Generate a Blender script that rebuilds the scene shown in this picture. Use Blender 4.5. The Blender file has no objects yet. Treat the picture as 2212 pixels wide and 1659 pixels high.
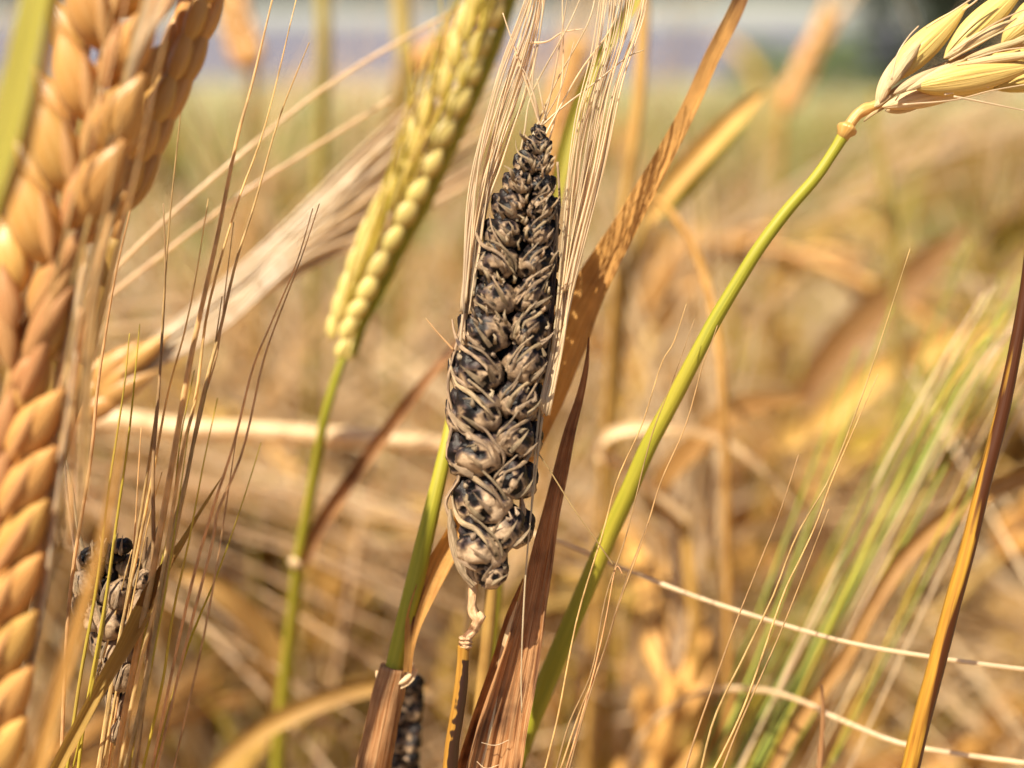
import bpy, math, random
import numpy as np
from mathutils import Vector, Matrix, Euler, noise
R = random.Random(7)
C = bpy.context.scene.collection
rad = math.radians

# ------------------------------------------------------------------ camera
PW, PH = 2212.0, 1659.0            # grid used to read positions off the photograph
FOC, FW = 0.12, 0.11               # focus distance, width of the field there (metres)
CAM = Vector((0.0, 0.0, 0.70))
PITCH = rad(18.4)
FWD = Vector((0, math.cos(PITCH), -math.sin(PITCH)))
UP = Vector((0, math.sin(PITCH), math.cos(PITCH)))
RT = Vector((1, 0, 0))
K = FW / PW / FOC
scene = bpy.context.scene
cd = bpy.data.cameras.new('camera'); co = bpy.data.objects.new('camera', cd); C.objects.link(co)
scene.camera = co
co.location = CAM; co.rotation_euler = (math.pi / 2 - PITCH, 0, 0)
cd.sensor_width = 36; cd.lens = 18 / (FW / 2 / FOC)
cd.clip_start = 0.005; cd.clip_end = 6000
cd.dof.use_dof = True; cd.dof.focus_distance = FOC + 0.0005; cd.dof.aperture_fstop = 8.7

# ------------------------------------------------------------------ light
SUN = Vector((-0.36, -0.32, 0.88)).normalized()
w = bpy.data.worlds.new('World'); scene.world = w; w.use_nodes = True
nt = w.node_tree; bg = nt.nodes['Background']
sk = nt.nodes.new('ShaderNodeTexSky'); sk.sky_type = 'NISHITA'; sk.sun_disc = False
sk.sun_elevation = math.asin(SUN.z); sk.sun_rotation = math.atan2(SUN.x, SUN.y)
sk.dust_density = 3.0
nt.links.new(sk.outputs[0], bg.inputs[0]); bg.inputs[1].default_value = 0.05
sl = bpy.data.lights.new('sun', 'SUN'); sl.energy = 5.0; sl.angle = rad(0.6); sl.color = (1.0, 0.88, 0.675)
so = bpy.data.objects.new('sun', sl); C.objects.link(so)
so.rotation_euler = SUN.to_track_quat('Z', 'Y').to_euler()
vs = scene.view_settings; vs.view_transform = 'Standard'; vs.look = 'None'; vs.gamma = 1; vs.exposure = 1.15
scene.render.engine = 'CYCLES'
scene.cycles.use_denoising = True
scene.cycles.max_bounces = 7; scene.cycles.diffuse_bounces = 4; scene.cycles.glossy_bounces = 2
scene.cycles.transmission_bounces = 4
scene.cycles.use_adaptive_sampling = True; scene.cycles.adaptive_threshold = 0.012

# ------------------------------------------------------------------ helpers
def gz(x, y):                       # the field falls gently away from the camera
    return -0.055 * max(0.0, min(y, 350.0))
def P(px, py, d):                   # photo position + distance (cm) -> point in the field
    d = d * 0.01
    return CAM + FWD * d + RT * ((px - PW / 2) * K * d) - UP * ((py - PH / 2) * K * d)
def S(px, d):                       # size in photo units at a distance (cm) -> metres
    return px * K * d * 0.01
def spline(pts, n):                 # Catmull-Rom through tuples of any length
    m = len(pts); out = []
    if m == 2:
        return [tuple(a + (b - a) * i / (n - 1) for a, b in zip(*pts)) for i in range(n)]
    for i in range(n):
        u = i / (n - 1) * (m - 1); k = min(int(u), m - 2); f = u - k
        p1, p2 = pts[k], pts[k + 1]
        p0 = pts[k - 1] if k > 0 else tuple(2 * a - b for a, b in zip(p1, p2))
        p3 = pts[k + 2] if k + 2 < m else tuple(2 * b - a for a, b in zip(p1, p2))
        out.append(tuple(0.5 * (2 * b + (c - a) * f + (2 * a - 5 * b + 4 * c - e) * f * f + (3 * b - a - 3 * c + e) * f ** 3)
                         for a, b, c, e in zip(p0, p1, p2, p3)))
    return out

class MB:
    def __init__(s): s.v = []; s.f = []; s.uv = []; s.b = []
    def add(s, v, f, uv, b=None):
        o = len(s.v); s.v += v; s.f += [tuple(i + o for i in q) for q in f]; s.uv += uv
        s.b += b if b else [0.0] * len(v)
    def mesh(s, name, mat, off=Vector((0, 0, 0)), smooth=True):
        me = bpy.data.meshes.new(name)
        me.from_pydata([(a[0] - off[0], a[1] - off[1], a[2] - off[2]) for a in s.v], [], s.f)
        u = me.uv_layers.new(name='UVMap')
        vi = [0] * len(me.loops); me.loops.foreach_get('vertex_index', vi)
        fl = []
        for i in vi: fl += s.uv[i]
        u.data.foreach_set('uv', fl)
        a = me.attributes.new('burn', 'FLOAT', 'POINT'); a.data.foreach_set('value', s.b)
        if smooth: me.polygons.foreach_set('use_smooth', [True] * len(me.polygons))
        me.materials.append(mat); me.update()
        return me

def tube(mb, pts, rads, sides=6, flat=1.0, fdir=None, burn=None, wob=0.0, cap=True):
    """pts: Vectors, rads: radius at each; flat<1 squeezes along fdir."""
    n = len(pts); v = []; f = []; uv = []; b = []
    L = 0.0; ref = fdir or Vector((0.3, -1, 0.2))
    for i, p in enumerate(pts):
        t = (pts[min(i + 1, n - 1)] - pts[max(i - 1, 0)])
        t = t.normalized() if t.length > 1e-9 else Vector((0, 0, 1))
        e2 = t.cross(ref)
        e2 = e2.normalized() if e2.length > 1e-6 else Vector((1, 0, 0))
        e3 = e2.cross(t)
        if i: L += (p - pts[i - 1]).length
        for k in range(sides + 1):
            a = 2 * math.pi * k / sides
            r = rads[i]
            if wob: r *= 1 + wob * noise.noise(p * 900 + Vector((k % sides, 0, 0)) * 3.1)
            q = p + e2 * math.cos(a) * r + e3 * math.sin(a) * r * flat
            v.append(q); uv.append((k / sides, L * 100))
            b.append(burn(i / (n - 1), a, q) if burn else 0.0)
    for i in range(n - 1):
        for k in range(sides):
            o = i * (sides + 1) + k
            f.append((o, o + 1, o + sides + 2, o + sides + 1))
    if cap:
        f.append(tuple(range(sides))[::-1]); f.append(tuple((n - 1) * (sides + 1) + k for k in range(sides)))
    mb.add(v, f, uv, b)

def ribbon(mb, pts, wid, nor=None, twist=None, fold=0.25, ridge=0.04, nx=8, burn=None, curl=0.0, seed=0.0):
    n = len(pts); v = []; f = []; uv = []; b = []; L = 0
    for i, p in enumerate(pts):
        t = (pts[min(i + 1, n - 1)] - pts[max(i - 1, 0)]).normalized()
        N = nor or -FWD
        e2 = t.cross(N).normalized(); e3 = e2.cross(t).normalized()
        tw = twist(i / (n - 1)) if twist else 0.0
        a2 = e2 * math.cos(tw) + e3 * math.sin(tw); a3 = e3 * math.cos(tw) - e2 * math.sin(tw)
        if i: L += (p - pts[i - 1]).length
        for k in range(nx + 1):
            u = k / nx * 2 - 1
            hw = wid[i] / 2
            edge = 1 + 0.06 * noise.noise(Vector((L * 180 + seed, u * 1.5, seed)))
            ang = curl * u
            x = hw * (math.sin(ang) / curl if curl else u) * edge
            z = hw * ((1 - math.cos(ang)) / curl if curl else 0) + hw * fold * abs(u) + hw * ridge * (math.cos(u * 22) + 1.5 * noise.noise(Vector((L * 120, u * 2.2, seed + 5))))
            q = p + a2 * x + a3 * z
            v.append(q); uv.append((k / nx, L * 100)); b.append(burn(i / (n - 1), u, q) if burn else 0.0)
    for i in range(n - 1):
        for k in range(nx):
            o = i * (nx + 1) + k; f.append((o, o + 1, o + nx + 2, o + nx + 1))
    mb.add(v, f, uv, b)

def empty(name, loc, label, cat, group=None):
    o = bpy.data.objects.new(name, None); C.objects.link(o); o.location = loc
    o.empty_display_size = 0.01
    o['label'] = label; o['category'] = cat
    if group: o['group'] = group
    return o
def child(name, me, parent, M=None, label=None):
    o = bpy.data.objects.new(name, me); C.objects.link(o); o.parent = parent
    if M is not None: o.matrix_basis = M
    if label: o['label'] = label
    return o
def build(mb, name, mat, parent, off, label=None, smooth=True):
    return child(name, mb.mesh(name, mat, off, smooth), parent, None, label)

# ------------------------------------------------------------------ materials
def mat_plant(name, ca, cb, cdark=None, transl=0.25, rough=0.55, ctr=None, stripe=14, vs_=0.6, blotch=250.0, blotch_amt=0.5,
              var=0.12, spec=0.35, bump=0.15, darkbase=0.0, speck=0.0, smut=False):
    """fibrous plant skin: streaks along the length, blotches, per-plant variation, stained where 'burn' says so"""
    m = bpy.data.materials.new(name); m.use_nodes = True; n = m.node_tree.nodes; l = m.node_tree.links
    pb = n['Principled BSDF']; out = n['Material Output']
    uv = n.new('ShaderNodeUVMap'); mp = n.new('ShaderNodeMapping'); l.new(uv.outputs[0], mp.inputs[0])
    mp.inputs['Scale'].default_value = (stripe, vs_, 1)
    oi = n.new('ShaderNodeObjectInfo')
    s1 = n.new('ShaderNodeTexNoise'); s1.inputs['Scale'].default_value = 1.6; s1.inputs['Detail'].default_value = 5
    l.new(mp.outputs[0], s1.inputs[0])
    tc = n.new('ShaderNodeTexCoord')
    s2 = n.new('ShaderNodeTexNoise'); s2.noise_dimensions = '4D'; s2.inputs['Scale'].default_value = blotch; s2.inputs['Detail'].default_value = 4
    l.new(tc.outputs['Object'], s2.inputs[0])
    mw = n.new('ShaderNodeMath'); mw.operation = 'MULTIPLY'; mw.inputs[1].default_value = 37.0
    l.new(oi.outputs['Random'], mw.inputs[0]); l.new(mw.outputs[0], s2.inputs['W'])
    r1 = n.new('ShaderNodeMapRange'); r1.inputs[1].default_value = 0.33; r1.inputs[2].default_value = 0.67
    l.new(s1.outputs[0], r1.inputs[0])
    mx = n.new('ShaderNodeMixRGB'); mx.inputs[1].default_value = (*ca, 1); mx.inputs[2].default_value = (*cb, 1)
    l.new(r1.outputs[0], mx.inputs[0])
    r2 = n.new('ShaderNodeMapRange'); r2.inputs[1].default_value = 0.45; r2.inputs[2].default_value = 0.72; r2.inputs[4].default_value = blotch_amt
    l.new(s2.outputs[0], r2.inputs[0])
    dk = cdark or tuple(c * 0.45 for c in cb)
    mx2 = n.new('ShaderNodeMixRGB'); mx2.inputs[2].default_value = (*dk, 1)
    l.new(r2.outputs[0], mx2.inputs[0]); l.new(mx.outputs[0], mx2.inputs[1])
    # burn
    at = n.new('ShaderNodeAttribute'); at.attribute_name = 'burn'
    ad = n.new('ShaderNodeMath'); ad.operation = 'MULTIPLY_ADD'; ad.inputs[1].default_value = 0.7
    l.new(s1.outputs[0], ad.inputs[0]); l.new(at.outputs['Fac'], ad.inputs[2])
    r3 = n.new('ShaderNodeMapRange'); r3.inputs[1].default_value = 0.72; r3.inputs[2].default_value = 1.0
    l.new(ad.outputs[0], r3.inputs[0])
    mx3 = n.new('ShaderNodeMixRGB'); mx3.inputs[2].default_value = (*(dk if not smut else (0.004, 0.0035, 0.004)), 1)
    l.new(mx2.outputs[0], mx3.inputs[1]); l.new(r3.outputs[0], mx3.inputs[0])
    last = mx3
    if speck:
        vo = n.new('ShaderNodeTexNoise'); vo.inputs['Scale'].default_value = 2300; vo.inputs['Detail'].default_value = 2
        l.new(tc.outputs['Object'], vo.inputs[0])
        r4 = n.new('ShaderNodeMapRange'); r4.inputs[1].default_value = 0.62; r4.inputs[2].default_value = 0.70; r4.inputs[4].default_value = speck
        l.new(vo.outputs[0], r4.inputs[0])
        mx4 = n.new('ShaderNodeMixRGB'); mx4.inputs[2].default_value = (dk[0] * .3, dk[1] * .3, dk[2] * .3, 1)
        l.new(r4.outputs[0], mx4.inputs[0]); l.new(last.outputs[0], mx4.inputs[1]); last = mx4
    hs = n.new('ShaderNodeHueSaturation')
    rv = n.new('ShaderNodeMapRange'); rv.inputs[3].default_value = 1 - var * 1.6; rv.inputs[4].default_value = 1 + var
    l.new(oi.outputs['Random'], rv.inputs[0]); l.new(rv.outputs[0], hs.inputs['Value']); l.new(last.outputs[0], hs.inputs['Color'])
    m2 = n.new('ShaderNodeMath'); m2.operation = 'MULTIPLY'; m2.inputs[1].default_value = 7.31
    fr = n.new('ShaderNodeMath'); fr.operation = 'FRACT'; l.new(oi.outputs['Random'], m2.inputs[0]); l.new(m2.outputs[0], fr.inputs[0])
    rh = n.new('ShaderNodeMapRange'); rh.inputs[3].default_value = 0.5 - min(var * 0.10, 0.008); rh.inputs[4].default_value = 0.5 + min(var * 0.08, 0.016)
    l.new(fr.outputs[0], rh.inputs[0]); l.new(rh.outputs[0], hs.inputs['Hue'])
    l.new(hs.outputs[0], pb.inputs['Base Color'])
    pb.inputs['Roughness'].default_value = rough; pb.inputs['Specular IOR Level'].default_value = spec
    bp = n.new('ShaderNodeBump'); bp.inputs['Strength'].default_value = bump * 2; bp.inputs['Distance'].default_value = 0.0003
    l.new(s1.outputs[0], bp.inputs['Height']); l.new(bp.outputs[0], pb.inputs['Normal'])
    if transl > 0:
        tr = n.new('ShaderNodeBsdfTranslucent'); tm = n.new('ShaderNodeMixRGB'); tm.blend_type = 'MULTIPLY'; tm.inputs[0].default_value = 1
        l.new(hs.outputs[0], tm.inputs[1]); tm.inputs[2].default_value = (*(ctr or (1, 0.8, 0.5)), 1)
        l.new(tm.outputs[0], tr.inputs[0])
        ms = n.new('ShaderNodeMixShader'); ms.inputs[0].default_value = transl
        l.new(pb.outputs[0], ms.inputs[1]); l.new(tr.outputs[0], ms.inputs[2]); l.new(ms.outputs[0], out.inputs[0])
    return m

M = {}
M['straw'] = mat_plant('straw', (0.60, 0.365, 0.12), (0.43, 0.22, 0.05), (0.22, 0.085, 0.02), transl=0.15, var=0.28)
M['olive_stem'] = mat_plant('olive_stem', (0.40, 0.31, 0.08), (0.30, 0.22, 0.06), (0.25, 0.15, 0.05), transl=0.15, blotch=60)
M['dry_leaf'] = mat_plant('dry_leaf', (0.63, 0.385, 0.14), (0.46, 0.235, 0.06), (0.22, 0.085, 0.02), transl=0.38, ctr=(1, 0.88, 0.62), blotch=90, var=0.32)
M['orange_leaf'] = mat_plant('orange_leaf', (0.74, 0.44, 0.15), (0.54, 0.25, 0.055), (0.12, 0.035, 0.01), transl=0.4, ctr=(1, 0.80, 0.45), stripe=34, vs_=0.9, blotch=160, blotch_amt=0.55, bump=0.4, var=0.02, speck=0.15)
M['brown_leaf'] = mat_plant('brown_leaf', (0.56, 0.33, 0.16), (0.30, 0.12, 0.035), (0.055, 0.016, 0.008), transl=0.32, ctr=(1, 0.6, 0.35), stripe=22, vs_=0.8, blotch=220, blotch_amt=0.85, bump=0.4, var=0.02)
M['green_stem'] = mat_plant('green_stem', (0.36, 0.33, 0.03), (0.26, 0.26, 0.018), (0.50, 0.36, 0.05), transl=0.2, ctr=(1, 1, 0.3), stripe=9, vs_=0.4, blotch=60, bump=0.12, var=0.03)
M['green_leaf'] = mat_plant('green_leaf', (0.50, 0.44, 0.08), (0.36, 0.34, 0.04), (0.42, 0.36, 0.08), transl=0.4, ctr=(1, 1, 0.35), blotch=50, var=0.15)
M['field_green'] = mat_plant('field_green', (0.31, 0.32, 0.09), (0.20, 0.23, 0.055), (0.44, 0.34, 0.14), transl=0.35, ctr=(1, 1, 0.4), blotch=30, var=0.2)
M['ripe_kernel'] = mat_plant('ripe_kernel', (0.68, 0.41, 0.145), (0.58, 0.30, 0.075), (0.38, 0.15, 0.03), transl=0.25, ctr=(1, 0.66, 0.3), rough=0.33, stripe=16, vs_=0.8, blotch=160, blotch_amt=0.5, var=0.10, spec=0.5, bump=0.25)
M['ripe_glume'] = mat_plant('ripe_glume', (0.62, 0.36, 0.15), (0.46, 0.22, 0.075), (0.34, 0.13, 0.045), transl=0.3, ctr=(1, 0.7, 0.4), rough=0.4, stripe=16, vs_=1.0, blotch=200, var=0.08, bump=0.2)
M['yellow_kernel'] = mat_plant('yellow_kernel', (0.80, 0.66, 0.26), (0.68, 0.53, 0.17), (0.42, 0.42, 0.06), transl=0.3, ctr=(1, 0.85, 0.35), rough=0.4, stripe=8, vs_=1, blotch=150, var=0.05, bump=0.1)
M['pale_kernel'] = mat_plant('pale_kernel', (0.76, 0.57, 0.22), (0.64, 0.43, 0.12), (0.42, 0.40, 0.06), transl=0.2, ctr=(1, 0.8, 0.35), rough=0.42, stripe=18, vs_=1, blotch=170, blotch_amt=0.8, var=0.06, spec=0.4, bump=0.35)
M['pale_glume'] = mat_plant('pale_glume', (0.80, 0.66, 0.40), (0.62, 0.45, 0.22), (0.30, 0.17, 0.08), transl=0.35, ctr=(1, 0.8, 0.5), rough=0.42, stripe=12, vs_=1.2, blotch=300, var=0.1, bump=0.35)
M['awn'] = mat_plant('awn', (0.92, 0.80, 0.60), (0.84, 0.68, 0.46), (0.38, 0.21, 0.10), transl=0.55, ctr=(1, 0.92, 0.78), rough=0.3, stripe=3, vs_=3, blotch=260, blotch_amt=0.35, var=0.12, spec=0.6)
M['tan_awn'] = mat_plant('tan_awn', (0.84, 0.60, 0.32), (0.70, 0.45, 0.20), (0.20, 0.08, 0.03), transl=0.5, ctr=(1, 0.88, 0.62), rough=0.42, stripe=3, vs_=4, blotch=420, blotch_amt=0.6, var=0.2, spec=0.45)
M['green_awn'] = mat_plant('green_awn', (0.66, 0.50, 0.08), (0.48, 0.40, 0.04), (0.55, 0.36, 0.10), transl=0.35, ctr=(1, 1, 0.4), stripe=3, vs_=3, blotch=80, blotch_amt=0.7, var=0.15)
M['leaf_green_awn'] = mat_plant('leaf_green_awn', (0.38, 0.44, 0.09), (0.28, 0.34, 0.06), (0.42, 0.34, 0.10), transl=0.35, ctr=(1, 1, 0.4), stripe=3, vs_=3, blotch=60, blotch_amt=0.5, var=0.15)
M['node'] = mat_plant('node', (0.68, 0.46, 0.28), (0.46, 0.26, 0.12), (0.16, 0.07, 0.03), transl=0.1, stripe=5, vs_=6, blotch=500, blotch_amt=0.7, bump=0.5, var=0.02)
M['collar'] = mat_plant('collar', (0.86, 0.72, 0.48), (0.72, 0.50, 0.26), (0.4, 0.2, 0.08), transl=0.35, rough=0.3, stripe=6, vs_=3, blotch=300, var=0.02)
M['yellow_stem'] = mat_plant('yellow_stem', (0.40, 0.21, 0.035), (0.28, 0.12, 0.015), (0.034, 0.013, 0.006), transl=0.12, rough=0.35, stripe=7, vs_=0.6, blotch=200, blotch_amt=0.0, var=0.02, spec=0.5)
M['glume_spike'] = mat_plant('glume_spike', (0.50, 0.36, 0.225), (0.27, 0.18, 0.11), (0.06, 0.04, 0.035), transl=0.15, rough=0.5, stripe=5, vs_=3, blotch=600, blotch_amt=0.6, var=0.15, bump=0.3)
M['shred'] = mat_plant('shred', (0.58, 0.44, 0.30), (0.32, 0.225, 0.14), (0.10, 0.07, 0.055), transl=0.3, rough=0.4, stripe=6, vs_=5, blotch=500, blotch_amt=0.5, var=0.15, bump=0.4, smut=True)
M['dark_stalk'] = mat_plant('dark_stalk', (0.42, 0.23, 0.03), (0.30, 0.13, 0.018), (0.060, 0.018, 0.005), transl=0.08, rough=0.4, stripe=8, vs_=0.6, blotch=200, blotch_amt=0.1, var=0.02, spec=0.25)
M['bark'] = mat_plant('bark', (0.12, 0.08, 0.05), (0.07, 0.05, 0.03), transl=0, blotch=8)

def mat_smut():
    """silvery brown skin of a smutted grain, torn over black spores"""
    m = bpy.data.materials.new('smut_skin'); m.use_nodes = True; n = m.node_tree.nodes; l = m.node_tree.links
    pb = n['Principled BSDF']; tc = n.new('ShaderNodeTexCoord'); at = n.new('ShaderNodeAttribute'); at.attribute_name = 'burn'
    na = n.new('ShaderNodeTexNoise'); na.inputs['Scale'].default_value = 900; na.inputs['Detail'].default_value = 6; na.inputs['Roughness'].default_value = 0.65
    l.new(tc.outputs['Object'], na.inputs[0])
    ad = n.new('ShaderNodeMath'); ad.operation = 'MULTIPLY_ADD'; ad.inputs[1].default_value = 0.55; l.new(na.outputs[0], ad.inputs[0]); l.new(at.outputs['Fac'], ad.inputs[2])
    cr = n.new('ShaderNodeValToRGB'); l.new(ad.outputs[0], cr.inputs[0])
    e = cr.color_ramp.elements
    e[0].position = 0.22; e[0].color = (0.42, 0.30, 0.195, 1)
    e[1].position = 1.0; e[1].color = (0.004, 0.0035, 0.004, 1)
    for p, c in ((0.36, (0.19, 0.125, 0.075)), (0.50, (0.105, 0.070, 0.048)), (0.60, (0.050, 0.032, 0.031)), (0.70, (0.016, 0.010, 0.010)), (0.80, (0.010, 0.007, 0.007))):
        x = e.new(p); x.color = (*c, 1)
    vo = n.new('ShaderNodeTexVoronoi'); vo.inputs['Scale'].default_value = 1500; l.new(tc.outputs['Object'], vo.inputs[0])
    lt = n.new('ShaderNodeMapRange'); lt.inputs[1].default_value = 0.30; lt.inputs[2].default_value = 0.20; lt.inputs[3].default_value = 0; lt.inputs[4].default_value = 1
    l.new(vo.outputs['Distance'], lt.inputs[0])
    n2 = n.new('ShaderNodeTexNoise'); n2.inputs['Scale'].default_value = 350; l.new(tc.outputs['Object'], n2.inputs[0])
    r2 = n.new('ShaderNodeMapRange'); r2.inputs[1].default_value = 0.5; r2.inputs[2].default_value = 0.6; l.new(n2.outputs[0], r2.inputs[0])
    mu = n.new('ShaderNodeMath'); mu.operation = 'MULTIPLY'; l.new(lt.outputs[0], mu.inputs[0]); l.new(r2.outputs[0], mu.inputs[1])
    mx = n.new('ShaderNodeMixRGB'); mx.inputs[2].default_value = (0.012, 0.01, 0.012, 1)
    l.new(mu.outputs[0], mx.inputs[0]); l.new(cr.outputs[0], mx.inputs[1]); l.new(mx.outputs[0], pb.inputs['Base Color'])
    rr = n.new('ShaderNodeMapRange'); rr.inputs[1].default_value = 0.5; rr.inputs[2].default_value = 0.8; rr.inputs[3].default_value = 0.48; rr.inputs[4].default_value = 0.42
    l.new(ad.outputs[0], rr.inputs[0]); l.new(rr.outputs[0], pb.inputs['Roughness']); pb.inputs['Specular IOR Level'].default_value = 0.22
    bp = n.new('ShaderNodeBump'); bp.inputs['Strength'].default_value = 0.7; bp.inputs['Distance'].default_value = 0.00025
    l.new(na.outputs[0], bp.inputs['Height']); l.new(bp.outputs[0], pb.inputs['Normal'])
    return m
M['smut'] = mat_smut()

def mat_simple(name, ca, cb, scale, rough=0.9, metal=0, bump=0.0, bd=0.02):
    m = bpy.data.materials.new(name); m.use_nodes = True; n = m.node_tree.nodes; l = m.node_tree.links
    pb = n['Principled BSDF']; tc = n.new('ShaderNodeTexCoord'); t = n.new('ShaderNodeTexNoise')
    t.inputs['Scale'].default_value = scale; t.inputs['Detail'].default_value = 8; l.new(tc.outputs['Object'], t.inputs[0])
    r = n.new('ShaderNodeMapRange'); r.inputs[1].default_value = 0.35; r.inputs[2].default_value = 0.65; l.new(t.outputs[0], r.inputs[0])
    mx = n.new('ShaderNodeMixRGB'); mx.inputs[1].default_value = (*ca, 1); mx.inputs[2].default_value = (*cb, 1)
    l.new(r.outputs[0], mx.inputs[0]); l.new(mx.outputs[0], pb.inputs['Base Color']); pb.inputs['Roughness'].default_value = rough
    if bump:
        b = n.new('ShaderNodeBump'); b.inputs['Strength'].default_value = bump; b.inputs['Distance'].default_value = bd
        l.new(t.outputs[0], b.inputs['Height']); l.new(b.outputs[0], pb.inputs['Normal'])
    return m

# ------------------------------------------------------------------ setting: sloping field, loch, far shore
def struct(name, v, f, m, kind='structure'):
    me = bpy.data.meshes.new(name); me.from_pydata(v, [], f); me.materials.append(m); me.update()
    o = bpy.data.objects.new(name, me); C.objects.link(o); o['kind'] = kind
    return o
v = []; f = []
ys = [-3, -1, 0, 0.5, 1, 2, 4, 8, 16, 40, 100, 200, 350, 380]
xs = [-1200, -400, -120, -40, -12, -4, -1.5, 0, 1.5, 4, 12, 40, 120, 400, 1200]
for y in ys:
    for x in xs: v.append((x, y, gz(x, y) - (1.5 if y == 380 else 0)))
nx = len(xs)
for j in range(len(ys) - 1):
    for i in range(nx - 1): f.append((j * nx + i, j * nx + i + 1, (j + 1) * nx + i + 1, (j + 1) * nx + i))
soil = mat_simple('soil', (0.20, 0.13, 0.07), (0.36, 0.25, 0.13), 40, bump=0.6)
struct('ground', v, f, soil)
# canopy of the far field (beyond where single plants can be told apart)
v = []; f = []
ys = [9 * (1.18 ** i) for i in range(23)]
cols = 60
for j, y in enumerate(ys):
    for i in range(cols + 1):
        x = (i / cols * 2 - 1) * y * 1.6
        v.append((x, y, gz(x, y) + 0.42 + 0.06 * noise.noise(Vector((x * 1.3, y * 1.1, 0))) - (0.5 if j == 0 else 0)))
for j in range(len(ys) - 1):
    for i in range(cols):
        o = j * (cols + 1) + i; f.append((o, o + 1, o + cols + 2, o + cols + 1))
crop = struct('field', v, f, mat_simple('crop', (0.27, 0.23, 0.11), (0.20, 0.20, 0.085), 0.5, bump=0.5, bd=0.1))
water = mat_simple('loch_water', (0.14, 0.125, 0.17), (0.18, 0.155, 0.19), 0.02, rough=0.25, bump=0.3, bd=0.4)
struct('water', [(-3500, 352, -19.6), (3500, 352, -19.6), (3500, 4500, -19.6), (-3500, 4500, -19.6)], [(0, 1, 2, 3)], water)
v = []; f = []
for i in range(61):
    x = -3600 + i * 120
    h = -19.6 + 34 + 26 * noise.noise(Vector((i * 0.13, 2.2, 0))) + 8 * noise.noise(Vector((i * 0.5, 7, 0)))
    v += [(x, 2500, -20), (x, 2900, h), (x, 3600, h * 0.9)]
for i in range(60):
    for k in range(2): f.append((i * 3 + k, i * 3 + 3 + k, i * 3 + 4 + k, i * 3 + 1 + k))
struct('hills', v, f, mat_simple('far_shore', (0.26, 0.27, 0.24), (0.20, 0.22, 0.20), 0.01))

# ------------------------------------------------------------------ trees and bushes at the field edge
tree_leaf = mat_simple('tree_leaf', (0.02, 0.03, 0.02), (0.035, 0.05, 0.025), 3)
bush_leaf = mat_simple('bush_leaf', (0.09, 0.15, 0.03), (0.15, 0.21, 0.05), 3)
def tree(name, px, dist, h, wdt, leafm, label, seed, n=3200):
    r = random.Random(seed)
    x = (px - PW / 2) * K * dist * math.cos(PITCH) ; base = Vector((x, dist, gz(x, dist)))
    root = empty(name, base, label, 'tree' if name == 'tree' else 'bush', 'trees and bushes at the field edge')
    mb = MB()
    tube(mb, [base + Vector((0, 0, -0.1)), base + Vector((0.05, 0, h * 0.35)), base + Vector((-0.05, 0, h * 0.8))], [h * .04, h * .03, h * .01], 8)
    for k in range(6):
        a = r.random() * 6.28; z = h * (0.3 + 0.08 * k)
        tube(mb, [base + Vector((0, 0, z)), base + Vector((math.cos(a) * wdt * .3, math.sin(a) * wdt * .3, z + h * .15))], [h * .015, h * .004], 5)
    build(mb, 'trunk', M['bark'], root, base)
    cl = [(Vector((r.gauss(0, .28) * wdt, r.gauss(0, .25) * wdt, h * (0.05 + 0.85 * r.random()))), (0.16 + 0.16 * r.random()) * wdt) for _ in range(22)]
    v = []; f = []
    for i in range(n):
        c, rr = r.choice(cl)
        d = Vector((r.gauss(0, 1), r.gauss(0, 1), r.gauss(0, 1))).normalized() * rr * (r.random() ** 0.4)
        p = c + d; s = h * 0.035
        a = Vector((r.gauss(0, 1), r.gauss(0, 1), r.gauss(0, 1))).normalized(); b = a.cross(Vector((r.gauss(0, 1), r.gauss(0, 1), 1))).normalized()
        o = len(v); v += [p - a * s, p + b * s * .5, p + a * s, p - b * s * .5]; f.append((o, o + 1, o + 2, o + 3))
    me = bpy.data.meshes.new('crown'); me.from_pydata(v, [], f); me.materials.append(leafm)
    child('crown', me, root)
tree('tree', 2020, 30, 4.6, 3.0, tree_leaf, 'dark dense tree beyond the field, leftmost of those in the top right corner', 1)
tree('tree', 2170, 32, 5.0, 3.2, tree_leaf, 'dark dense tree beyond the field behind the pale ear in the top right corner', 2)
tree('tree', 2330, 30, 4.6, 3.2, tree_leaf, 'dark dense tree beyond the field at the right picture edge', 3)
tree('bush', 1650, 26, 1.5, 1.6, bush_leaf, 'green bush beyond the field right of the long brown leaf', 4)
tree('bush', 1800, 27, 1.7, 1.6, bush_leaf, 'larger green bush beyond the field beside the dark trees', 5)

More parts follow.
